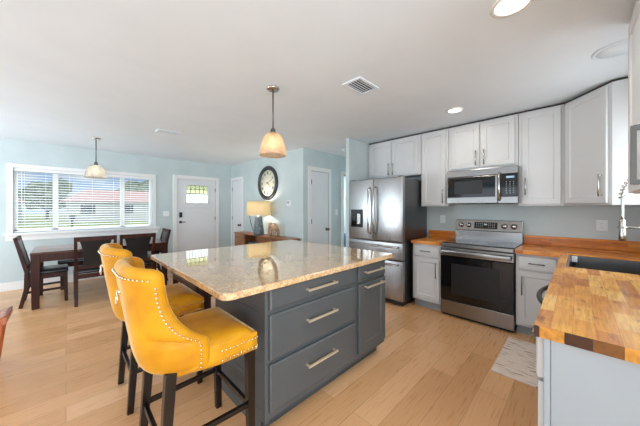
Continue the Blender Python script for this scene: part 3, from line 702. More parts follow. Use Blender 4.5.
mb = MB(t.location); mb.tube([(fx, fy, 1.205), (fx, hy - 0.02, 1.205)], 0.0085, 10); mb.tube([(hx + 0.024 * math.cos(2 * PI * k / 20), hy + 0.024 * math.sin(2 * PI * k / 20), 1.205) for k in range(20)], 0.006, 8, closed=True); mb.build('docking_arm', m_chrome, t)
mb = MB(t.location); mb.tube([(fx - 0.018, fy, 1.0), (fx - 0.05, fy, 1.0)], 0.012, 10); mb.tube([(fx - 0.05, fy, 1.0), (fx - 0.06, fy + 0.03, 1.09)], 0.006, 8); mb.build('lever', m_chrome, t)

# ------------------------------------------------------------------ island
IX0, IX1, IY0, IY1 = 0.825, 2.125, 1.285, 1.985
t = thing('kitchen_island', 'slate blue kitchen island with drawers and gold pulls', 'island', (IX0, IY0, 0))
IO = t.location.copy()
def ip(name, mat, fn, parent=None, **k): mb = MB(IO); fn(mb); return mb.build(name, mat, parent or t, **k)
ip('carcass', m_island, lambda b: b.box(IX0 + 0.012, IX1, IY0, IY1, 0.10, 0.882))
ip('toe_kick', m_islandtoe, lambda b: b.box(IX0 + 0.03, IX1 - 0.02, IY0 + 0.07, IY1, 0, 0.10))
def shp(b):
    z = 0.0
    while z < 0.87:
        z1 = min(z + 0.145, 0.882); b.box(IX0, IX0 + 0.012, IY0 + 0.05, IY1, z + 0.003, z1); z = z1
    b.box(IX0 + 0.004, IX0 + 0.0125, IY0 + 0.05, IY1, 0, 0.88)
ip('shiplap_panel', m_island, shp)
ip('corner_stile', m_island, lambda b: b.box(IX0 - 0.003, IX0 + 0.02, IY0 - 0.003, IY0 + 0.05, 0.0 + 0.09, 0.882), bevel=0.002)
def isl(fn): 
    def g(b): b.mat = Matrix.Translation((0, IY0, 0)); fn(b)
    return g
def gp(x, z, L, par):
    h = pull(x, z, -0.022, L, False, 0.0065, 0.032, square=True); h.v = [v + Vector((0, IY0, 0)) - IO for v in h.v]; h.build('handle', m_gold, par)
for z0, z1, hz in ((0.752, 0.87, 0.817), (0.455, 0.722, 0.615), (0.150, 0.430, 0.318)):
    dw = ip('drawer', m_island, isl(lambda b: slabfront(b, 0.847, 1.655, z0, z1, t=0.022))); gp(1.262, hz, 0.285, dw)
dw = ip('drawer', m_island, isl(lambda b: slabfront(b, 1.705, 2.112, 0.745, 0.87, t=0.022))); gp(1.91, 0.815, 0.27, dw)
d = ip('door', m_island, isl(lambda b: shaker(b, 1.705, 2.112, 0.150, 0.722, t=0.022, r=0.065, rec=0.01))); gp(1.91, 0.693, 0.27, d)
ip('support_leg', m_post, lambda b: b.bbox(0.80, 0.915, 2.295, 2.42, 0, 0.882, 0.004))
ip('support_leg', m_post, lambda b: b.bbox(2.0, 2.115, 2.58, 2.70, 0, 0.882, 0.004))
# granite slab with rounded corners
mb = MB(); poly = []
X0, X1, Y0, Y1 = 0.553, 2.215, 1.232, 2.79
for (cx_, cy_, a0, r_) in ((X0, Y0, PI, 0.055), (X1, Y0, 1.5 * PI, 0.03), (X1, Y1, 0, 0.03), (X0, Y1, 0.5 * PI, 0.02)):
    sx = 1 if cx_ == X0 else -1; sy = 1 if cy_ == Y0 else -1
    for k in range(7):
        a_ = a0 + k / 6 * PI / 2; poly.append((cx_ + sx * r_ + r_ * math.cos(a_), cy_ + sy * r_ + r_ * math.sin(a_)))
mb.prism(poly, 0.883, 0.921)
solo(mb, 'countertop', m_granite, 'beige speckled granite countertop on the island', 'countertop', bevel=0.006)

# ------------------------------------------------------------------ mustard stools
def make_stool():
    t = thing('bar_stool', '', 'stool')
    # shell of back and wings
    def prm(z):
        pts = [(0.575, -0.252, -0.05, 0.25), (0.62, -0.268, -0.05, 0.256), (0.69, -0.283, -0.05, 0.26), (0.73, -0.289, -0.06, 0.262), (0.76, -0.294, -0.115, 0.262), (0.80, -0.30, -0.16, 0.261), (0.85, -0.308, -0.195, 0.26), (0.90, -0.316, -0.215, 0.26), (0.97, -0.326, -0.232, 0.262), (1.05, -0.338, -0.24, 0.27), (1.085, -0.343, -0.245, 0.272)]
        for p, q in zip(pts, pts[1:]):
            if z <= q[0] + 1e-9:
                f = (z - p[0]) / (q[0] - p[0]); f = f * f * (3 - 2 * f) if 0 else f
                return [p[i] + (q[i] - p[i]) * f for i in (1, 2, 3)]
        return list(pts[-1][1:])
    def path(xb, xf, hw, rc):
        xc, yc = xb + rc, hw - rc; half = []
        if xf > xc + 0.005:
            for k in range(6): half.append((xf + (xc - xf) * k / 6, -hw))
            for k in range(7): a_ = 1.5 * PI - k / 6 * PI / 2; half.append((xc + rc * math.cos(a_), -yc + rc * math.sin(a_)))
        else:
            a0 = PI + math.acos(max(-1, min(1, (xc - xf) / rc)))
            for k in range(13): a_ = a0 + (PI - a0) * k / 12; half.append((xc + rc * math.cos(a_), -yc + rc * math.sin(a_)))
        mid_ = [(xb, -yc + 2 * yc * k / 6) for k in range(1, 6)]
        return half + mid_ + [(x, -y) for x, y in reversed(half)]
    zs = [0.575, 0.60, 0.63, 0.66, 0.69, 0.715, 0.735, 0.76, 0.80, 0.85, 0.90, 0.95, 1.0, 1.03, 1.055, 1.075]
    mb = MB(); outer = []; inner = []; npath = len(path(-0.2, 0, 0.25, 0.1))
    def dz(k):  # wings a little lower than the centre of the back
        u = abs(k / (npath - 1) * 2 - 1); return -0.012 * min(1.0, u) ** 2 
    crest = []
    for z in zs:
        xb, xf, hw = prm(z); f = max(0, (z - 0.85) / 0.225)
        po = path(xb, xf, hw, 0.205); pi_ = path(xb + 0.06, xf, hw - 0.052, 0.15)
        bot = max(0, (0.605 - z) / 0.03) * 0.016
        po = [(x + bot * (1 if abs(y) < hw - 0.02 else 0.2), y * (1 - bot * 2)) for x, y in po]
        outer.append([mb.V((x, y, z + dz(k) * min(1, max(0, f)))) for k, (x, y) in enumerate(po)])
        inner.append([mb.V((x, y, z + dz(k) * min(1, max(0, f)))) for k, (x, y) in enumerate(pi_)])
        if z == zs[-1]: crest = [((po[k][0] + pi_[k][0]) / 2, (po[k][1] + pi_[k][1]) / 2, z + dz(k) + 0.036) for k in range(npath)]
    for A, B in zip(outer, outer[1:]):
        for k in range(npath - 1): mb.F((A[k], A[k + 1], B[k + 1], B[k]), True)
    for A, B in zip(inner, inner[1:]):
        for k in range(npath - 1): mb.F((B[k], B[k + 1], A[k + 1], A[k]), True)
    cr_ = [mb.V(p) for p in crest]
    for k in range(npath - 1):
        mb.F((outer[-1][k], outer[-1][k + 1], cr_[k + 1], cr_[k]), True); mb.F((cr_[k], cr_[k + 1], inner[-1][k + 1], inner[-1][k]), True)
        mb.F((inner[0][k], inner[0][k + 1], outer[0][k + 1], outer[0][k]))
    # rolled front edges of the wings
    for k, s_ in ((0, -1), (npath - 1, 1)):
        prev = None
        for j, z in enumerate(zs):
            o, i = mb.v[outer[j][k]].copy(), mb.v[inner[j][k]].copy()
            row = [outer[j][k]] + [mb.V((o.x + 0.055 * math.sin(PI * q), o.y + (i.y - o.y) * (0.5 - 0.5 * math.cos(PI * q)) + s_ * 0.006 * math.sin(PI * q), o.z)) for q in (0.2, 0.5, 0.8)] + [inner[j][k]]
            if prev:
                for q in range(4): mb.F((prev[q], prev[q + 1], row[q + 1], row[q]), True)
            prev = row
        for q in range(4): mb.F((prev[q], prev[q + 1], cr_[k]), True)
    back = mb.build('backrest', m_velvet, t, subsurf=1)
    # button tufts on the inner back
    tf = MB()
    for r_ in range(3):
        for c_ in range(4 if r_ % 2 else 3):
            y = (c_ - (1.5 if r_ % 2 else 1)) * 0.115; z = 0.80 + r_ * 0.10; tf.sphere((prm(z)[0] + 0.062, y, z), 0.011, 10, 6, (0.6, 1, 1))
    tf.build('tuft_button', m_velvet, back)
    # seat cushion
    sb = MB(); bm = bmesh.new(); bmesh.ops.create_grid(bm, x_segments=10, y_segments=10, size=0.5)
    sx0, sx1, hy = -0.17, 0.25, 0.255
    top = []
    n = 10
    def sp_(i, j):
        u = i / n; v = j / n * 2 - 1; x = sx0 + (sx1 - sx0) * u; h_ = 0.208 + 0.045 * min(1, max(0, u * 1.0)); 
        h_ = min(0.255, 0.205 + 0.10 * u) if u < 0.5 else 0.255
        y = v * h_; ed = max(abs(v), (u * 2 - 1) if u > 0.5 else 0)
        return x, y, 0.70 - 0.035 * max(0, (ed - 0.55) / 0.45) ** 2.2
    T = [[sb.V(sp_(i, j)) for j in range(n + 1)] for i in range(n + 1)]
    for i in range(n):
        for j in range(n): sb.F((T[i][j], T[i + 1][j], T[i + 1][j + 1], T[i][j + 1]), True)
    rim = [(i, 0) for i in range(n + 1)] + [(n, j) for j in range(1, n + 1)] + [(i, n) for i in range(n - 1, -1, -1)] + [(0, j) for j in range(n - 1, 0, -1)]
    lev = []
    for z in (0.645, 0.60, 0.572):
        lev.append([sb.V((*sp_(i, j)[:2], z)) for i, j in rim])
    Tr = [T[i][j] for i, j in rim]
    for A, B in zip([Tr] + lev, lev):
        for k in range(len(rim)): sb.F((A[k], A[(k + 1) % len(rim)], B[(k + 1) % len(rim)], B[k]), A is not Tr)
    sb.F(lev[-1]); bm.free()
    seat = sb.build('seat', m_velvet, t, bevel=0)
    # nailheads
    nb = MB()
    def nails(pts, step=0.021, r_=0.0052):
        acc = 0; last = Vector(pts[0]); nb.sphere(last, r_, 6, 4)
        for p in pts[1:]:
            p = Vector(p); seg = p - last; L = seg.length; pos = step - acc
            while pos <= L: nb.sphere(last + seg * (pos / L), r_, 6, 4); pos += step
            acc = (acc + L) % step; last = p
    for z in (0.588, 0.635):
        nails([(0.05, -0.2575, z), (0.252, -0.2575, z)]); nails([(0.254, -0.25, z), (0.254, 0.25, z)]); nails([(0.05, 0.2575, z), (0.252, 0.2575, z)])
    nb.build('nail_stud', m_nail, seat)
    nb = MB()
    for sgn in (-1, 1):
        pts = []
        for z in [0.60 + 0.02 * k for k in range(23)]:
            xb, xf, hw = prm(z); pts.append((xf - 0.002, sgn * (hw + 0.002), z + dz(0) * max(0, (z - 0.85) / 0.225)))
        nails(pts)
    pts = []
    xb, xf, hw = prm(1.075)
    for k, (x, y) in enumerate(path(xb, xf, hw, 0.205)[1:-1]): pts.append((x - 0.002, y * 1.004, 1.052 + dz(k + 1)))
    nails(pts)
    nb.build('nail_stud', m_nail, back)
    # ring pull on the back
    rb = MB(); xb = prm(0.95)[0]
    rb.sphere((xb - 0.004, 0, 0.96), 0.012, 10, 6)
    rb.tube([(xb - 0.014, 0.026 * math.sin(2 * PI * k / 20), 0.932 + 0.03 * math.cos(2 * PI * k / 20)) for k in range(20)], 0.004, 6, closed=True)
    rb.build('ring_pull', m_nail, back)
    # legs
    for sx, sy in ((1, -1), (1, 1), (-1, -1), (-1, 1)):
        lb = MB()
        if sx > 0: lb.bar((0.222, sy * 0.222, 0.575), (0.232, sy * 0.215, 0), 0.046, w1=0.036)
        else: lb.bar((-0.165, sy * 0.195, 0.60), (-0.205, sy * 0.205, 0), 0.046, w1=0.036)
        lb.build('leg', m_esp, t, bevel=0.003)
    for a_, b_ in (((0.227, -0.218, 0.25), (0.227, 0.218, 0.25)), ((-0.19, -0.2, 0.26), (0.225, -0.217, 0.26)), ((-0.19, 0.2, 0.26), (0.225, 0.217, 0.26)), ((-0.19, -0.2, 0.25), (-0.19, 0.2, 0.25))):
        lb = MB(); lb.bar(a_, b_, 0.022, 0.026); lb.build('stretcher', m_esp, t, bevel=0.003)
    return t
st = make_stool(); st.location = (0.505, 1.512, 0); st['label'] = 'mustard velvet bar stool nearer the island drawers'; st['group'] = 'mustard bar stools at the island'
s2 = copy_tree(st); s2.location = (0.505, 2.285, 0); s2['label'] = 'mustard velvet bar stool nearer the dining table'

# ------------------------------------------------------------------ dining set
TX0, TX1, TY0, TY1 = -0.34, 1.28, 5.08, 5.94
t = thing('dining_table', 'dark brown wooden dining table under the wide window', 'table', ((TX0 + TX1) / 2, (TY0 + TY1) / 2, 0))
def tp(name, mat, fn, **k): mb = MB(t.location); fn(mb); return mb.build(name, mat, t, **k)
tp('tabletop', m_dintop, lambda b: b.bbox(TX0, TX1, TY0, TY1, 0.725, 0.76, 0.005))
def apr(b):
    b.box(TX0 + 0.02, TX1 - 0.02, TY0 + 0.01, TY0 + 0.035, 0.63, 0.725); b.box(TX0 + 0.02, TX1 - 0.02, TY1 - 0.035, TY1 - 0.01, 0.63, 0.725)
    b.box(TX0 + 0.01, TX0 + 0.035, TY0 + 0.035, TY1 - 0.035, 0.63, 0.725); b.box(TX1 - 0.035, TX1 - 0.01, TY0 + 0.035, TY1 - 0.035, 0.63, 0.725)
tp('apron', m_din, apr)
for x in (TX0 + 0.05, TX1 - 0.05):
    for y in (TY0 + 0.05, TY1 - 0.05): tp('leg', m_din, lambda b: b.bar((x, y, 0.725), (x, y, 0), 0.09, w1=0.07), bevel=0.004)
def make_chair():
    # faces +Y in its own frame, origin between the feet
    t = thing('dining_chair', '', 'chair'); hw = 0.205
    def bk(name, mat, fn, parent=None, **k): mb = MB(); fn(mb); return mb.build(name, mat, parent or t, **k)
    for s_ in (-1, 1):
        bk('back_post', m_din, lambda b: (b.bar((s_ * hw, -0.235, 0), (s_ * hw, -0.185, 0.25), 0.036, 0.04, 0.042, 0.042), b.bar((s_ * hw, -0.185, 0.25), (s_ * hw, -0.18, 0.48), 0.042), b.bar((s_ * hw, -0.18, 0.48), (s_ * (hw + 0.008), -0.285, 0.955), 0.042, w1=0.034)), bevel=0.003)
        bk('leg', m_din, lambda b: b.bar((s_ * hw, 0.195, 0.42), (s_ * hw, 0.205, 0), 0.045, w1=0.036), bevel=0.003)
    bk('seat_frame', m_din, lambda b: (b.box(-hw, hw, 0.185, 0.21, 0.365, 0.425), b.box(-hw - 0.012, -hw + 0.012, -0.17, 0.19, 0.365, 0.425), b.box(hw - 0.012, hw + 0.012, -0.17, 0.19, 0.365, 0.425), b.box(-hw, hw, -0.195, -0.17, 0.365, 0.425)))
    bk('seat_cushion', m_leather, lambda b: b.bbox(-0.225, 0.225, -0.165, 0.225, 0.425, 0.475, 0.02, 4))
    bk('top_rail', m_din, lambda b: b.bar((-0.225, -0.277, 0.925), (0.225, -0.277, 0.925), 0.032, 0.062), bevel=0.004)
    bk('lower_rail', m_din, lambda b: b.bar((-hw, -0.193, 0.525), (hw, -0.193, 0.525), 0.026, 0.05), bevel=0.003)
    def spl(b):
        lv = [(0.545, 0.135, -0.198), (0.65, 0.13, -0.222), (0.75, 0.137, -0.244), (0.85, 0.158, -0.266), (0.905, 0.175, -0.277)]
        for th, mt in ((0.0, 0),):
            prev = None
            for z, h_, y in lv:
                cur = [b.V(p) for p in ((-h_, y - 0.014, z), (h_, y - 0.014, z), (h_, y + 0.02, z), (-h_, y + 0.02, z))]
                if prev:
                    for q in range(4): b.F((prev[q], prev[(q + 1) % 4], cur[(q + 1) % 4], cur[q]))
                else: b.F(cur[::-1])
                prev = cur
            b.F(prev)
    bk('back_pad', m_leather, spl, bevel=0.006)
    for s_ in (-1, 1): bk('stretcher', m_din, lambda b: b.bar((s_ * hw, -0.19, 0.2), (s_ * hw, 0.2, 0.2), 0.02, 0.03))
    return t
c0 = make_chair()
spots = [(0.30, 5.10, 0, 'dark dining chair on the near side, second from the right'),
         (0.80, 5.10, 0, 'dark dining chair on the near side, closest to the front door'),
         (-0.165, 5.58, -PI / 2, 'dark dining chair at the end of the table away from the front door'),
         (1.105, 5.62, PI / 2, 'dark dining chair at the end of the table facing the front door')]
spots[0] = (0.305, 5.09, 0, 'dark dining chair with black pad back, hidden partly by the far stool')
spots[1] = (0.80, 5.09, 0, 'dark dining chair with black pad back standing just behind the granite corner')
spots[2] = (-0.20, 5.50, -PI / 2, 'dark dining chair seen side-on at the table end far from the front door')
spots[3] = (1.105, 5.62, PI / 2, 'dark dining chair at the table end nearest the front door')
for i, (x, y, rz, lb) in enumerate(spots):
    c = c0 if i == 0 else copy_tree(c0)
    c.location = (x, y, 0); c.rotation_euler = (0, 0, rz); c['label'] = lb; c['group'] = 'dark chairs around the dining table'
def make_bench(L, label, loc, rz):
    t = thing('dining_bench', label, 'bench', loc, rz)
    def q(name, mat, fn, **k): mb = MB(); fn(mb); return mb.build(name, mat, t, **k)
    q('cushion', m_leather, lambda b: b.bbox(-L / 2, L / 2, -0.17, 0.17, 0.43, 0.485, 0.018, 3))
    q('frame', m_din, lambda b: b.box(-L / 2 + 0.02, L / 2 - 0.02, -0.15, 0.15, 0.37, 0.43))
    for x in (-1, 1):
        for y in (-1, 1): q('leg', m_din, lambda b: b.bar((x * (L / 2 - 0.06), y * 0.125, 0.37), (x * (L / 2 - 0.06), y * 0.125, 0), 0.06, w1=0.05))
    return t
make_bench(1.2, 'dark wooden bench with black cushion behind the dining table by the window', (0.50, 6.18, 0), 0)
make_bench(1.2, 'dark wooden bench with black cushion glimpsed under the granite behind the island', (1.22, 3.45, 0), PI / 2)
# wooden stool cut by the picture edge
t = thing('saddle_stool', 'reddish wooden stool with scooped seat at the picture edge', 'stool', (-0.53, 3.40, 0))
def tp2(name, fn, **k): mb = MB(t.location); fn(mb); return mb.build(name, m_stoolwood, t, **k)
def sad(b):
    n = 12; T = []
    for i in range(n + 1):
        x = -0.74 + 0.42 * i / n; u = i / n * 2 - 1; row = []
        for j in range(7):
            v = j / 6 * 2 - 1; row.append(b.V((x, 3.40 + 0.17 * v, 0.455 + 0.035 * abs(u) ** 2.2)))
        for j in range(7):
            v = j / 6 * 2 - 1; row.append(b.V((x, 3.40 + 0.17 * v, 0.415 + 0.022 * abs(u) ** 2.2)))
        T.append(row)
    for i in range(n):
        for j in range(6):
            b.F((T[i][j], T[i + 1][j], T[i + 1][j + 1], T[i][j + 1]), True); b.F((T[i][7 + j], T[i][8 + j], T[i + 1][8 + j], T[i + 1][7 + j]), True)
        b.F((T[i][0], T[i][7], T[i + 1][7], T[i + 1][0])); b.F((T[i][6], T[i + 1][6], T[i + 1][13], T[i][13]))
    for i in (0, n):
        for j in range(6): b.F((T[i][j], T[i][j + 1], T[i][8 + j], T[i][7 + j]))
tp2('seat', sad)
for sx in (-1, 1):
    for sy in (-1, 1): tp2('leg', lambda b: b.bar((-0.53 + sx * 0.165, 3.40 + sy * 0.12, 0.43), (-0.53 + sx * 0.12, 3.40 + sy * 0.13, 0), 0.045, w1=0.036), bevel=0.003)
for sy in (-1, 1): tp2('stretcher', lambda b: b.bar((-0.66, 3.40 + sy * 0.127, 0.16), (-0.40, 3.40 + sy * 0.127, 0.16), 0.022, 0.03))

t.location = (-0.545, 3.36, 0)

# ------------------------------------------------------------------ window blind
bx0, bx1 = WX0 + 0.003, WX1 - 0.003; yb = YW + 0.028
t = thing('window_blind', 'white horizontal slat blind lowered over the wide window', 'blind', ((bx0 + bx1) / 2, yb, WZ0))
def wb(name, mat, fn, **k): mb = MB(t.location); fn(mb); return mb.build(name, mat, t, **k)
wb('headrail', m_blind, lambda b: b.bbox(bx0, bx1, yb - 0.03, yb + 0.03, WZ1 - 0.05, WZ1 - 0.002, 0.004))
wb('bottom_rail', m_blind, lambda b: b.bbox(bx0, bx1, yb - 0.026, yb + 0.026, WZ0 + 0.004, WZ0 + 0.024, 0.004))
def sl_(b):
    n = 22; ca, sa = math.cos(0.16), math.sin(0.16)
    for k in range(n):
        z = WZ0 + 0.055 + (WZ1 - WZ0 - 0.115) * k / (n - 1); h_ = 0.026
        pts = [(-h_ * ca - 0.0012 * sa, -h_ * sa * 1 + 0.0012), (h_ * ca, h_ * sa + 0.0012), (h_ * ca, h_ * sa - 0.0012), (-h_ * ca, -h_ * sa - 0.0012)]
        A = [b.V((bx0, yb + y, z + zz)) for y, zz in pts]; B = [b.V((bx1, yb + y, z + zz)) for y, zz in pts]
        b.F(A); b.F(B[::-1])
        for q in range(4): b.F((A[q], A[(q + 1) % 4], B[(q + 1) % 4], B[q]))
wb('slats', m_blind, sl_)
def lad(b):
    for x in (bx0 + 0.12, -0.25, 0.05, 0.36, 0.68, 0.96, bx1 - 0.1): b.tube([(x, yb - 0.027, WZ0 + 0.02), (x, yb - 0.027, WZ1 - 0.05)], 0.0018, 5)
wb('ladder_cords', m_white_pl, lad)
wb('tilt_wand', m_white_pl, lambda b: b.tube([(bx0 + 0.09, yb - 0.04, WZ1 - 0.05), (bx0 + 0.09, yb - 0.045, 1.35)], 0.004, 6))

# ------------------------------------------------------------------ console, lamp, elephant, clock
CX0, CX1, CY0, CY1 = 2.86, XC - 0.018, 3.68, 5.80
t = thing('console_table', 'low brown wooden console cabinet below the clock', 'console', ((CX0 + CX1) / 2, (CY0 + CY1) / 2, 0))
def cp_(name, mat, fn, parent=None, **k): mb = MB(t.location); fn(mb); return mb.build(name, mat, parent or t, **k)
m_console_d = wood('console_wood_dark', (96, 56, 34), (140, 88, 54), 0.4, (12, 1, 12))
cp_('top', m_console, lambda b: b.bbox(CX0 - 0.01, CX1, CY0, CY1, 0.765, 0.79, 0.004))
ys = [CY1, 5.30, 4.78, 4.18, CY0]
cp_('frame', m_console_d, lambda b: (b.box(CX0 + 0.01, CX1, CY0 + 0.005, CY0 + 0.03, 0.12, 0.765), b.box(CX0 + 0.01, CX1, CY1 - 0.03, CY1 - 0.005, 0.12, 0.765), b.box(CX1 - 0.012, CX1, CY0 + 0.03, CY1 - 0.03, 0.12, 0.765), b.box(CX0 + 0.01, CX1 - 0.012, CY0 + 0.03, CY1 - 0.03, 0.12, 0.15),
    *[b.box(CX0 + 0.01, CX1 - 0.012, y - 0.012, y + 0.012, 0.15, 0.765) for y in ys[1:4]], b.box(CX0 + 0.01, CX1 - 0.012, 4.792, 5.288, 0.45, 0.47)))
for a, b2, mt in ((5.315, CY1 - 0.035, m_console), (4.195, 4.765, m_console_d)):
    d = cp_('door', mt, lambda b: b.bbox(CX0 - 0.004, CX0 + 0.012, a, b2, 0.155, 0.76, 0.003)); cp_('knob', m_pull, lambda b: b.sphere((CX0 - 0.016, a + 0.05, 0.5), 0.013, 10, 6), d)
for z0, z1 in ((0.155, 0.45), (0.46, 0.76)):
    d = cp_('drawer', m_console_d, lambda b: b.bbox(CX0 - 0.004, CX0 + 0.012, CY0 + 0.035, 4.165, z0, z1, 0.003)); cp_('knob', m_pull, lambda b: b.sphere((CX0 - 0.016, 3.92, (z0 + z1) / 2), 0.013, 10, 6), d)
for y in (CY0 + 0.05, CY1 - 0.05):
    for x in (CX0 + 0.04, CX1 - 0.03): cp_('leg', m_console_d, lambda b: b.bar((x, y, 0.12), (x, y, 0), 0.04, w1=0.03))
# basket inside the open niche
mb = MB(); mb.bbox(CX0 + 0.03, CX1 - 0.03, 4.86, 5.2, 0.471, 0.60, 0.02, 3); solo(mb, 'storage_box', paint('box_slate', (92, 104, 116), 0.8), 'slate coloured storage box inside the console shelf', 'box')
# lamp
LX, LY, LZ = 2.885, 4.74, 0.791
t = thing('table_lamp', 'lit table lamp with cream drum shade on the console', 'lamp', (LX, LY, LZ))
m_lbase = M('lamp_base_slate', (88, 100, 102), 0.35)
n_ = m_lbase.noise(sc=14); m_lbase.color(m_lbase.ramp(n_, [(0.35, (66, 78, 82)), (0.65, (112, 124, 126))])); m_lbase = m_lbase.m
def lp(name, mat, fn, parent=None, **k): mb = MB(t.location); fn(mb); return mb.build(name, mat, parent or t, **k)
lp('base', m_lbase, lambda b: b.lathe([(0.105, LZ), (0.11, LZ + 0.01), (0.105, LZ + 0.1), (0.085, LZ + 0.27), (0.07, LZ + 0.385), (0.03, LZ + 0.40), (0.012, LZ + 0.41), (0.012, LZ + 0.50)], (LX, LY, 0), 28))
sh = lp('lamp_shade', m_lshade, lambda b: b.lathe([(0.25, 1.205), (0.248, 1.205), (0.238, 1.50), (0.24, 1.50), (0.25, 1.205)], (LX, LY, 0), 40, cap=False))
def spid(b):
    for k in range(3): a_ = 2 * PI * k / 3; b.tube([(LX, LY, 1.46), (LX + 0.238 * math.cos(a_), LY + 0.238 * math.sin(a_), 1.49)], 0.0025, 6)
    b.tube([(LX, LY, 1.29), (LX, LY, 1.47)], 0.003, 6)
lp('spider', m_pull, spid, sh)
lp('bulb', m_bulb, lambda b: b.sphere((LX, LY, 1.345), 0.035, 12, 8))
l_ = light('table_lamp_glow', 'POINT', (LX, LY, 1.36), (0, 0, 0), 17, (1.0, 0.88, 0.70), 0.05); 
cord = MB(); cord.tube([(3.05, 5.05, LZ + 0.006), (3.09, 5.25, LZ + 0.006), (3.135, 5.42, 0.86), (3.14, 5.52, 1.02), (3.14, 5.58, 1.18), (3.14, 5.56, 1.23)], 0.007, 6); solo(cord, 'lamp_cord', m_pull, 'thin grey lamp cord looping up the wall beside the lamp', 'cord')
# elephant figurine
EX, EY, EZ = 2.985, 4.33, 0.791
m_el = M('elephant_resin', (176, 140, 112), 0.55); n_ = m_el.noise(sc=40, det=5); m_el.color(m_el.ramp(n_, [(0.3, (132, 96, 70)), (0.7, (208, 176, 146))])); m_el = m_el.m
def elephant():
    mb = MB(); mb.mat = Matrix.Diagonal((1.12, 1.12, 1.12, 1))
    # faces +Y (towards the lamp)
    mb.sphere((0, -0.02, 0.155), 0.075, 16, 10, (0.8, 1.25, 1.0))
    mb.sphere((0, 0.095, 0.185), 0.052, 14, 9, (0.85, 1.0, 1.1))
    mb.tube([(0, 0.13, 0.18), (0, 0.158, 0.15), (0, 0.165, 0.10), (0, 0.158, 0.055), (0, 0.172, 0.035)], [0.027, 0.021, 0.016, 0.012, 0.009], 10)
    for s_ in (-1, 1):
        mb.tube([(s_ * 0.035, 0.045, 0.13), (s_ * 0.036, 0.05, 0.06), (s_ * 0.036, 0.05, 0.0)], [0.03, 0.024, 0.026], 10)
        mb.tube([(s_ * 0.035, -0.075, 0.13), (s_ * 0.036, -0.085, 0.06), (s_ * 0.036, -0.08, 0.0)], [0.033, 0.025, 0.027], 10)
        mb.sphere((s_ * 0.052, 0.07, 0.185), 0.045, 12, 8, (0.22, 0.8, 1.1))
    mb.tube([(0, -0.112, 0.17), (0, -0.127, 0.12), (0, -0.125, 0.075)], [0.007, 0.005, 0.004], 6)
    return mb
t = thing('elephant_figurine', 'small tan elephant figurine beside the table lamp', 'figurine', (EX, EY, EZ))
elephant().build('body', m_el, t)
mb = MB(); mb.mat = Matrix.Diagonal((1.12, 1.12, 1.12, 1))
for s_ in (-1, 1): mb.tube([(s_ * 0.024, 0.125, 0.155), (s_ * 0.03, 0.155, 0.14), (s_ * 0.03, 0.175, 0.15)], [0.008, 0.006, 0.003], 8)
mb.build('tusk', m_white_pl, t)
# clock
KY, KZ, KR = 4.79, 1.905, 0.375
t = thing('wall_clock', 'large round clock with dark rim and cream face', 'clock', (XC - 0.001, KY, KZ), R90)
def ck_(name, mat, fn, parent=None, **k): mb = MB(); fn(mb); return mb.build(name, mat, parent or t, **k)
m_rim = M('clock_rim', (70, 72, 76), 0.35, 0.6).m; m_face = paint('clock_face', (236, 230, 206), 0.6, 6)
ck_('rim', m_rim, lambda b: b.lathe([(KR, 0), (KR, -0.03), (KR - 0.025, -0.05), (KR - 0.06, -0.045), (KR - 0.085, -0.022), (KR - 0.09, -0.012), (KR - 0.09, 0)], (0, 0, 0), 56, axis='Y', cap=False))
fc = ck_('face', m_face, lambda b: b.lathe([(KR - 0.088, -0.001), (KR - 0.088, -0.012), (0.0001, -0.012)], (0, 0, 0), 48, axis='Y'))
def num(b):
    ROM = ['XII', 'I', 'II', 'III', 'IIII', 'V', 'VI', 'VII', 'VIII', 'IX', 'X', 'XI']
    for k, s_ in enumerate(ROM):
        a_ = -2 * PI * k / 12; b.mat = Matrix.Rotation(a_, 4, Vector((0, -1, 0))) 
        wd = {'I': 0.014, 'V': 0.026, 'X': 0.028}; W_ = sum(wd[c] for c in s_); x = -W_ / 2; z0, z1 = 0.195, 0.255; y = -0.0135
        for c in s_:
            w_ = wd[c]; xm = x + w_ / 2
            if c == 'I': b.bar((xm, y, z0), (xm, y, z1), 0.006, 0.003)
            elif c == 'V': b.bar((x + 0.003, y, z1), (xm, y, z0), 0.006, 0.003); b.bar((x + w_ - 0.003, y, z1), (xm, y, z0), 0.004, 0.003)
            else: b.bar((x + 0.003, y, z1), (x + w_ - 0.003, y, z0), 0.006, 0.003); b.bar((x + w_ - 0.003, y, z1), (x + 0.003, y, z0), 0.004, 0.003)
            x += w_
ck_('numerals', m_black, num, fc)
def hand(ang, L, w_):
    def g(b): b.mat = Matrix.Rotation(-ang, 4, Vector((0, -1, 0))); b.bar((0, -0.017, -0.04), (0, -0.017, L), w_, 0.003, w_ * 0.4, 0.003)
    return g
ck_('hour_hand', m_black, hand(2 * PI * 0.36, 0.15, 0.016), fc); ck_('minute_hand', m_black, hand(2 * PI * 0.18, 0.21, 0.012), fc)
ck_('hand_pin', m_black, lambda b: b.lathe([(0.012, -0.01), (0.012, -0.02), (0.0001, -0.022)], (0, 0, 0), 12, axis='Y'), fc)

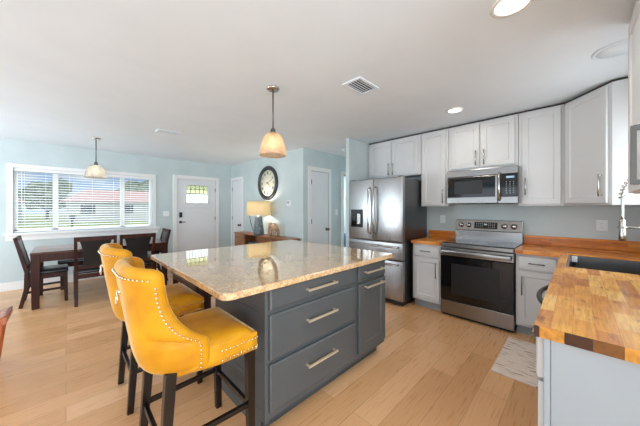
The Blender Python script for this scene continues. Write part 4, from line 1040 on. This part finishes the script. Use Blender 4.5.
# ------------------------------------------------------------------ small wall devices
def plate(name, label, cat, loc, rz, w_, h_, kind):
    t = thing(name, label, cat, loc, rz)
    part(t, 'cover_plate', m_white_pl, lambda b: b.bbox(-w_ / 2, w_ / 2, -0.008, -0.0005, -h_ / 2, h_ / 2, 0.003))
    if kind == 'switch':
        n = max(1, round(w_ / 0.046) - 1) if w_ > 0.09 else 1
        for k in range(n): x = (k - (n - 1) / 2) * 0.046; part(t, 'rocker', m_trim, lambda b: b.bbox(x - 0.016, x + 0.016, -0.012, -0.006, -0.033, 0.033, 0.002))
    elif kind == 'outlet':
        for z in (-0.02, 0.02):
            so = part(t, 'socket', m_white_pl, lambda b: b.bbox(-0.017, 0.017, -0.011, -0.006, z - 0.014, z + 0.014, 0.003))
            part(t, 'slot', m_dark, lambda b: (b.box(-0.008, -0.006, -0.0115, -0.0105, z - 0.004, z + 0.006), b.box(0.006, 0.008, -0.0115, -0.0105, z - 0.004, z + 0.006)), so)
    return t
plate('light_switch', 'white double light switch between window and front door', 'switch', (1.61, YW, 1.235), 0, 0.12, 0.115, 'switch')
plate('light_switch', 'white light switch on the hallway wall beside the closed door', 'switch', (4.085, YH, 1.27), 0, 0.075, 0.115, 'switch')
plate('power_outlet', 'white outlet above the worktop between refrigerator and range', 'outlet', (XR, 1.445, 1.19), R90, 0.075, 0.115, 'outlet')
plate('power_outlet', 'white double outlet above the sink corner worktop', 'outlet', (XR, -0.18, 1.17), R90, 0.085, 0.118, 'outlet')
t = thing('thermostat', 'small white thermostat on the wall beside the clock', 'thermostat', (XC, 4.04, 1.455), R90)
part(t, 'case', m_white_pl, lambda b: b.bbox(-0.055, 0.055, -0.028, -0.0005, -0.055, 0.055, 0.008)); part(t, 'screen', m_cabgrey, lambda b: b.bbox(-0.035, 0.035, -0.030, -0.026, -0.005, 0.035, 0.002))

# ------------------------------------------------------------------ ceiling fixtures
def can(label, x, y, r_, on):
    t = thing('recessed_light', label, 'light', (x, y, CH))
    mb = MB((x, y, CH)); mb.lathe([(r_, CH - 0.0005), (r_, CH - 0.006), (r_ - 0.02, CH - 0.010), (r_ - 0.022, CH - 0.0005)], (x, y, 0), 36, cap=False); mb.build('trim_ring', m_ceil if not on else m_trim, t)
    mb = MB((x, y, CH)); mb.lathe([(0.0001, CH - 0.006), (r_ - 0.021, CH - 0.006), (r_ - 0.021, CH - 0.001)], (x, y, 0), 36, cap=False); mb.build('lens', m_lamp_on if on else m_ceil, t)
    if on: light('recessed_lamp', 'AREA', (x, y, CH - 0.02), (0, 0, 0), on, (1.0, 0.93, 0.84), 0.14)
can('lit round recessed light above the range', 3.195, 1.005, 0.088, 2.5)
can('lit round recessed light at the top edge over the kitchen aisle', 1.76, 0.26, 0.10, 5)
can('unlit white round ceiling disc above the sink', 2.80, -0.20, 0.13, 0)
def vent(label, cx_, cy_, wx, wy, rot):
    t = thing('ceiling_vent', label, 'vent', (cx_, cy_, CH), rot); z = -0.0005
    part(t, 'backing', m_black, lambda b: b.box(-wx / 2 + 0.02, wx / 2 - 0.02, -wy / 2 + 0.02, wy / 2 - 0.02, -0.004, z))
    part(t, 'frame', m_ceil, lambda b: (b.box(-wx / 2 + 0.025, wx / 2 - 0.025, -wy / 2, -wy / 2 + 0.025, -0.012, z), b.box(-wx / 2 + 0.025, wx / 2 - 0.025, wy / 2 - 0.025, wy / 2, -0.012, z), b.box(-wx / 2, -wx / 2 + 0.025, -wy / 2, wy / 2, -0.012, z), b.box(wx / 2 - 0.025, wx / 2, -wy / 2, wy / 2, -0.012, z)))
    def lv(b):
        n = 5
        for k in range(n):
            y = -wy / 2 + 0.03 + (wy - 0.06) * (k + 0.5) / n; b.bar((-wx / 2 + 0.025, y, -0.009), (wx / 2 - 0.025, y, -0.006), 0.007, 0.003)
    part(t, 'louvers', m_ceil, lv)
vent('white square ceiling vent above the island', 1.945, 1.42, 0.30, 0.20, 0)
vent('small white ceiling vent near the front door', 1.08, 4.29, 0.30, 0.16, 0)
t = thing('smoke_detector', 'small round smoke detector on the hallway ceiling', 'detector', (3.85, 3.2, CH))
part(t, 'case', m_white_pl, lambda b: b.lathe([(0.065, -0.0005), (0.065, -0.02), (0.05, -0.035), (0.0001, -0.037)], (0, 0, 0), 24)); part(t, 'vent_ring', m_pull, lambda b: b.tube([(0.058 * math.cos(2 * PI * k / 24), 0.058 * math.sin(2 * PI * k / 24), -0.028) for k in range(24)], 0.003, 5, closed=True))

def pendant(label, x, y, zt, zb, R_, glass, bulb, en, col, zfit):
    t = thing('pendant_light', label, 'light', (x, y, CH))
    def q(name, mat, fn, parent=None): mb = MB((x, y, CH)); fn(mb); return mb.build(name, mat, parent or t)
    q('canopy', m_chrome, lambda b: b.lathe([(0.06, CH - 0.0005), (0.06, CH - 0.012), (0.05, CH - 0.022), (0.012, CH - 0.026)], (x, y, 0), 28))
    q('stem', m_pull, lambda b: b.tube([(x, y, CH - 0.02), (x, y, zfit)], 0.0075, 10))
    q('socket', m_pull, lambda b: b.lathe([(0.008, zfit + 0.03), (0.022, zfit + 0.02), (0.026, zfit - 0.01), (0.02, zt - 0.01), (0.02, zt - 0.045)], (x, y, 0), 20))
    H = zt - zb
    prof = [(0.024, zt), (0.055 * R_ / 0.12, zt - 0.06 * H), (0.088 * R_ / 0.12, zt - 0.25 * H), (0.108 * R_ / 0.12, zt - 0.55 * H), (0.115 * R_ / 0.12, zt - 0.85 * H), (0.122 * R_ / 0.12, zt - 0.88 * H), (0.122 * R_ / 0.12, zb)]
    prof += [(r - 0.003, z) for r, z in reversed(prof)]
    q('glass_shade', glass, lambda b: b.lathe(prof, (x, y, 0), 96, cap=False, flute=0.018, nf=24))
    q('bulb', bulb, lambda b: b.sphere((x, y, zt - 0.5 * H), 0.03, 14, 10, (1, 1, 1.3)))
    light('pendant_lamp', 'POINT', (x, y, zt - 0.62 * H), (0, 0, 0), en, col, 0.035)
pendant('amber glass dome pendant hanging over the island', 1.39, 2.032, 2.065, 1.85, 0.122, m_pendglass, m_bulb, 1.8, (1.0, 0.90, 0.78), 2.08)
pendant('pale glass dome pendant hanging over the dining table', 0.345, 5.49, 2.05, 1.845, 0.142, m_pendglass2, m_bulb2, 1.8, (1.0, 0.94, 0.86), 2.075)

# ------------------------------------------------------------------ floor mat
m_mat = M('mat_pattern', (226, 214, 198), 0.85)
n_ = m_mat.noise((14, 3, 1), 3, 3, (0, 0, 0.5)); m_mat.color(m_mat.ramp(n_, [(0.34, (156, 128, 110)), (0.42, (230, 214, 200)), (0.7, (240, 226, 214))])); m_mat.bump(m_mat.noise(sc=60), 0.2, 0.004); m_mat = m_mat.m
mb = MB(); mb.bbox(2.505, 3.285, 0.03, 0.51, 0.001, 0.013, 0.005, 2)
solo(mb, 'floor_mat', m_mat, 'cream speckled anti fatigue mat on the kitchen floor', 'mat')

# ------------------------------------------------------------------ outdoors, seen through the blind
m_grass = M('grass', (120, 150, 60), 0.9); n_ = m_grass.noise(sc=2, det=6); m_grass.color(m_grass.ramp(n_, [(0.3, (120, 140, 62)), (0.7, (186, 190, 110))])); m_grass = m_grass.m
S('ground', m_grass, 'sunlit lawn outside the window', 'lawn', (-80, 90, YW + 0.2, 120, -0.5, -0.4))
S('road', paint('asphalt', (120, 120, 122), 0.9), 'grey street beyond the lawn', 'road', (-80, 90, 26, 33, -0.41, -0.385))
m_sid = paint('siding', (176, 176, 176), 0.7); m_roof = paint('roof_salmon', (206, 160, 148), 0.8, 10); m_hwin = M('house_window', (60, 70, 80), 0.1).m
def house(label, x0, x1, y0, y1, zr, zh):
    t = thing('house', label, 'house', ((x0 + x1) / 2, (y0 + y1) / 2, -0.4))
    def q(name, mat, fn, parent=None): mb = MB(t.location); fn(mb); return mb.build(name, mat, parent or t)
    wl = q('wall', m_sid, lambda b: b.box(x0, x1, y0, y1, -0.4, zr))
    def rf(b):
        e_ = 0.5; ym = (y0 + y1) / 2
        A = [b.V(p) for p in ((x0 - e_, y0 - e_, zr - 0.05), (x1 + e_, y0 - e_, zr - 0.05), (x1 + e_, y1 + e_, zr - 0.05), (x0 - e_, y1 + e_, zr - 0.05), (x0 + 2, ym, zh), (x1 - 2, ym, zh))]
        for f in ((0, 1, 5, 4), (2, 3, 4, 5), (1, 2, 5), (3, 0, 4), (3, 2, 1, 0)): b.F([A[k] for k in f])
    q('roof', m_roof, rf)
    n = int((x1 - x0) / 4)
    for k in range(n):
        x = x0 + (x1 - x0) * (k + 0.5) / n; q('window', m_hwin, lambda b: b.box(x - 0.7, x + 0.7, y0 - 0.05, y0 + 0.05, 0.7, 1.9), wl)
    return t
house('grey house with salmon roof across the street, seen through the blind', -24, -4, 42, 50, 2.2, 4.1)
house('pale house with salmon roof across the street, behind the right window section', 0, 16, 44, 52, 2.3, 4.0)
m_leaf = M('tree_leaves', (66, 84, 58), 0.9); n_ = m_leaf.noise(sc=1.5, det=6); m_leaf.color(m_leaf.ramp(n_, [(0.3, (70, 84, 66)), (0.7, (140, 154, 120))])); m_leaf = m_leaf.m
def tree(label, x, y, h_, r_):
    t = thing('tree', label, 'tree', (x, y, -0.4))
    mb = MB(); mb.tube([(0, 0, 0), (0.1, 0, h_ * 0.3), (0, 0.1, h_ * 0.6)], [0.25, 0.2, 0.12], 8); mb.build('trunk', m_post, t)
    mb = MB()
    for k in range(26):
        a_ = random.uniform(0, 2 * PI); q = random.uniform(0, 1) ** 0.6 * r_; s_ = random.uniform(0.35, 0.6) * r_
        c_ = (q * math.cos(a_), q * math.sin(a_), h_ * 0.62 + random.uniform(-0.25, 0.3) * h_)
        bm = bmesh.new(); bmesh.ops.create_icosphere(bm, subdivisions=2, radius=s_)
        for v in bm.verts: v.co = v.co * random.uniform(0.75, 1.15) + Vector(c_)
        mb.bm(bm)
    mb.build('crown', m_leaf, t)
tree('dark tree rising behind the grey house', -21, 62, 6.5, 2.6)
tree('dark green tree between the two houses', -2.2, 60, 6.0, 2.4)
tree('broad dark tree behind the pale house', 11, 64, 7, 3.4)
tree('small dark tree beside the street at the window edge', -32, 56, 5, 2.2)
m_car = M('car_paint_dark', (46, 52, 60), 0.2, 0.4).m; m_tyre = M('tyre', (18, 18, 18), 0.8).m
def car(label, x, y, mat):
    t = thing('car', label, 'car', (x, y, -0.385))
    mb = MB(); prof = [(-2.1, 0.35), (-2.15, 0.75), (-1.3, 0.9), (-0.75, 1.4), (0.75, 1.42), (1.35, 0.95), (2.1, 0.85), (2.15, 0.4)]
    A = [mb.V((px, -0.85, pz)) for px, pz in prof]; B = [mb.V((px, 0.85, pz)) for px, pz in prof]; mb.F(A); mb.F(B[::-1])
    for k in range(len(prof)): mb.F((A[k], B[k], B[(k + 1) % len(prof)], A[(k + 1) % len(prof)]))
    mb.build('body', mat, t, bevel=0.06)
    for x_ in (-1.3, 1.3):
        for y_ in (-0.78, 0.78): mb = MB(); mb.lathe([(0.32, -0.1), (0.32, 0.1)], (x_, y_, 0.32), 20, axis='Y'); mb.build('wheel', m_tyre, t)
    mb = MB(); mb.box(-0.7, 0.75, -0.87, 0.87, 0.98, 1.3); mb.build('side_window', m_hwin, t)
car('dark car parked on the street outside the left window section', -13.0, 30, m_car)
car('dark car parked on the street in the middle of the window', -7.2, 31, m_car)
mb = MB(); mb.bbox(0.2, 0.3, 20, 20.1, -0.4, 0.75, 0.01); mb.bbox(0.12, 0.38, 19.85, 20.3, 0.75, 1.0, 0.06, 3); solo(mb, 'mailbox', m_black, 'dark mailbox on a post at the lawn edge', 'mailbox')

# ------------------------------------------------------------------ phrases shared by repeats
for nm, ph in (('wall_cabinet', 'white wall cabinets of the kitchen'), ('base_cabinet', 'white base cabinets of the kitchen'), ('power_outlet', 'outlets above the worktops'),
               ('recessed_light', 'round lights set into the ceiling'), ('pendant_light', 'glass dome pendants'), ('ceiling_vent', 'vents in the ceiling'), ('dining_bench', 'dark benches with black cushions'),
               ('light_switch', 'light switches'), ('backsplash', 'wooden backsplash strips'), ('worktop', 'butcher block worktops'), ('house', 'houses across the street'), ('tree', 'trees behind the houses'), ('car', 'cars on the street')):
    for o in COL.objects:
        if not o.parent and o.name.split('.')[0] == nm and 'category' in o: o['group'] = ph
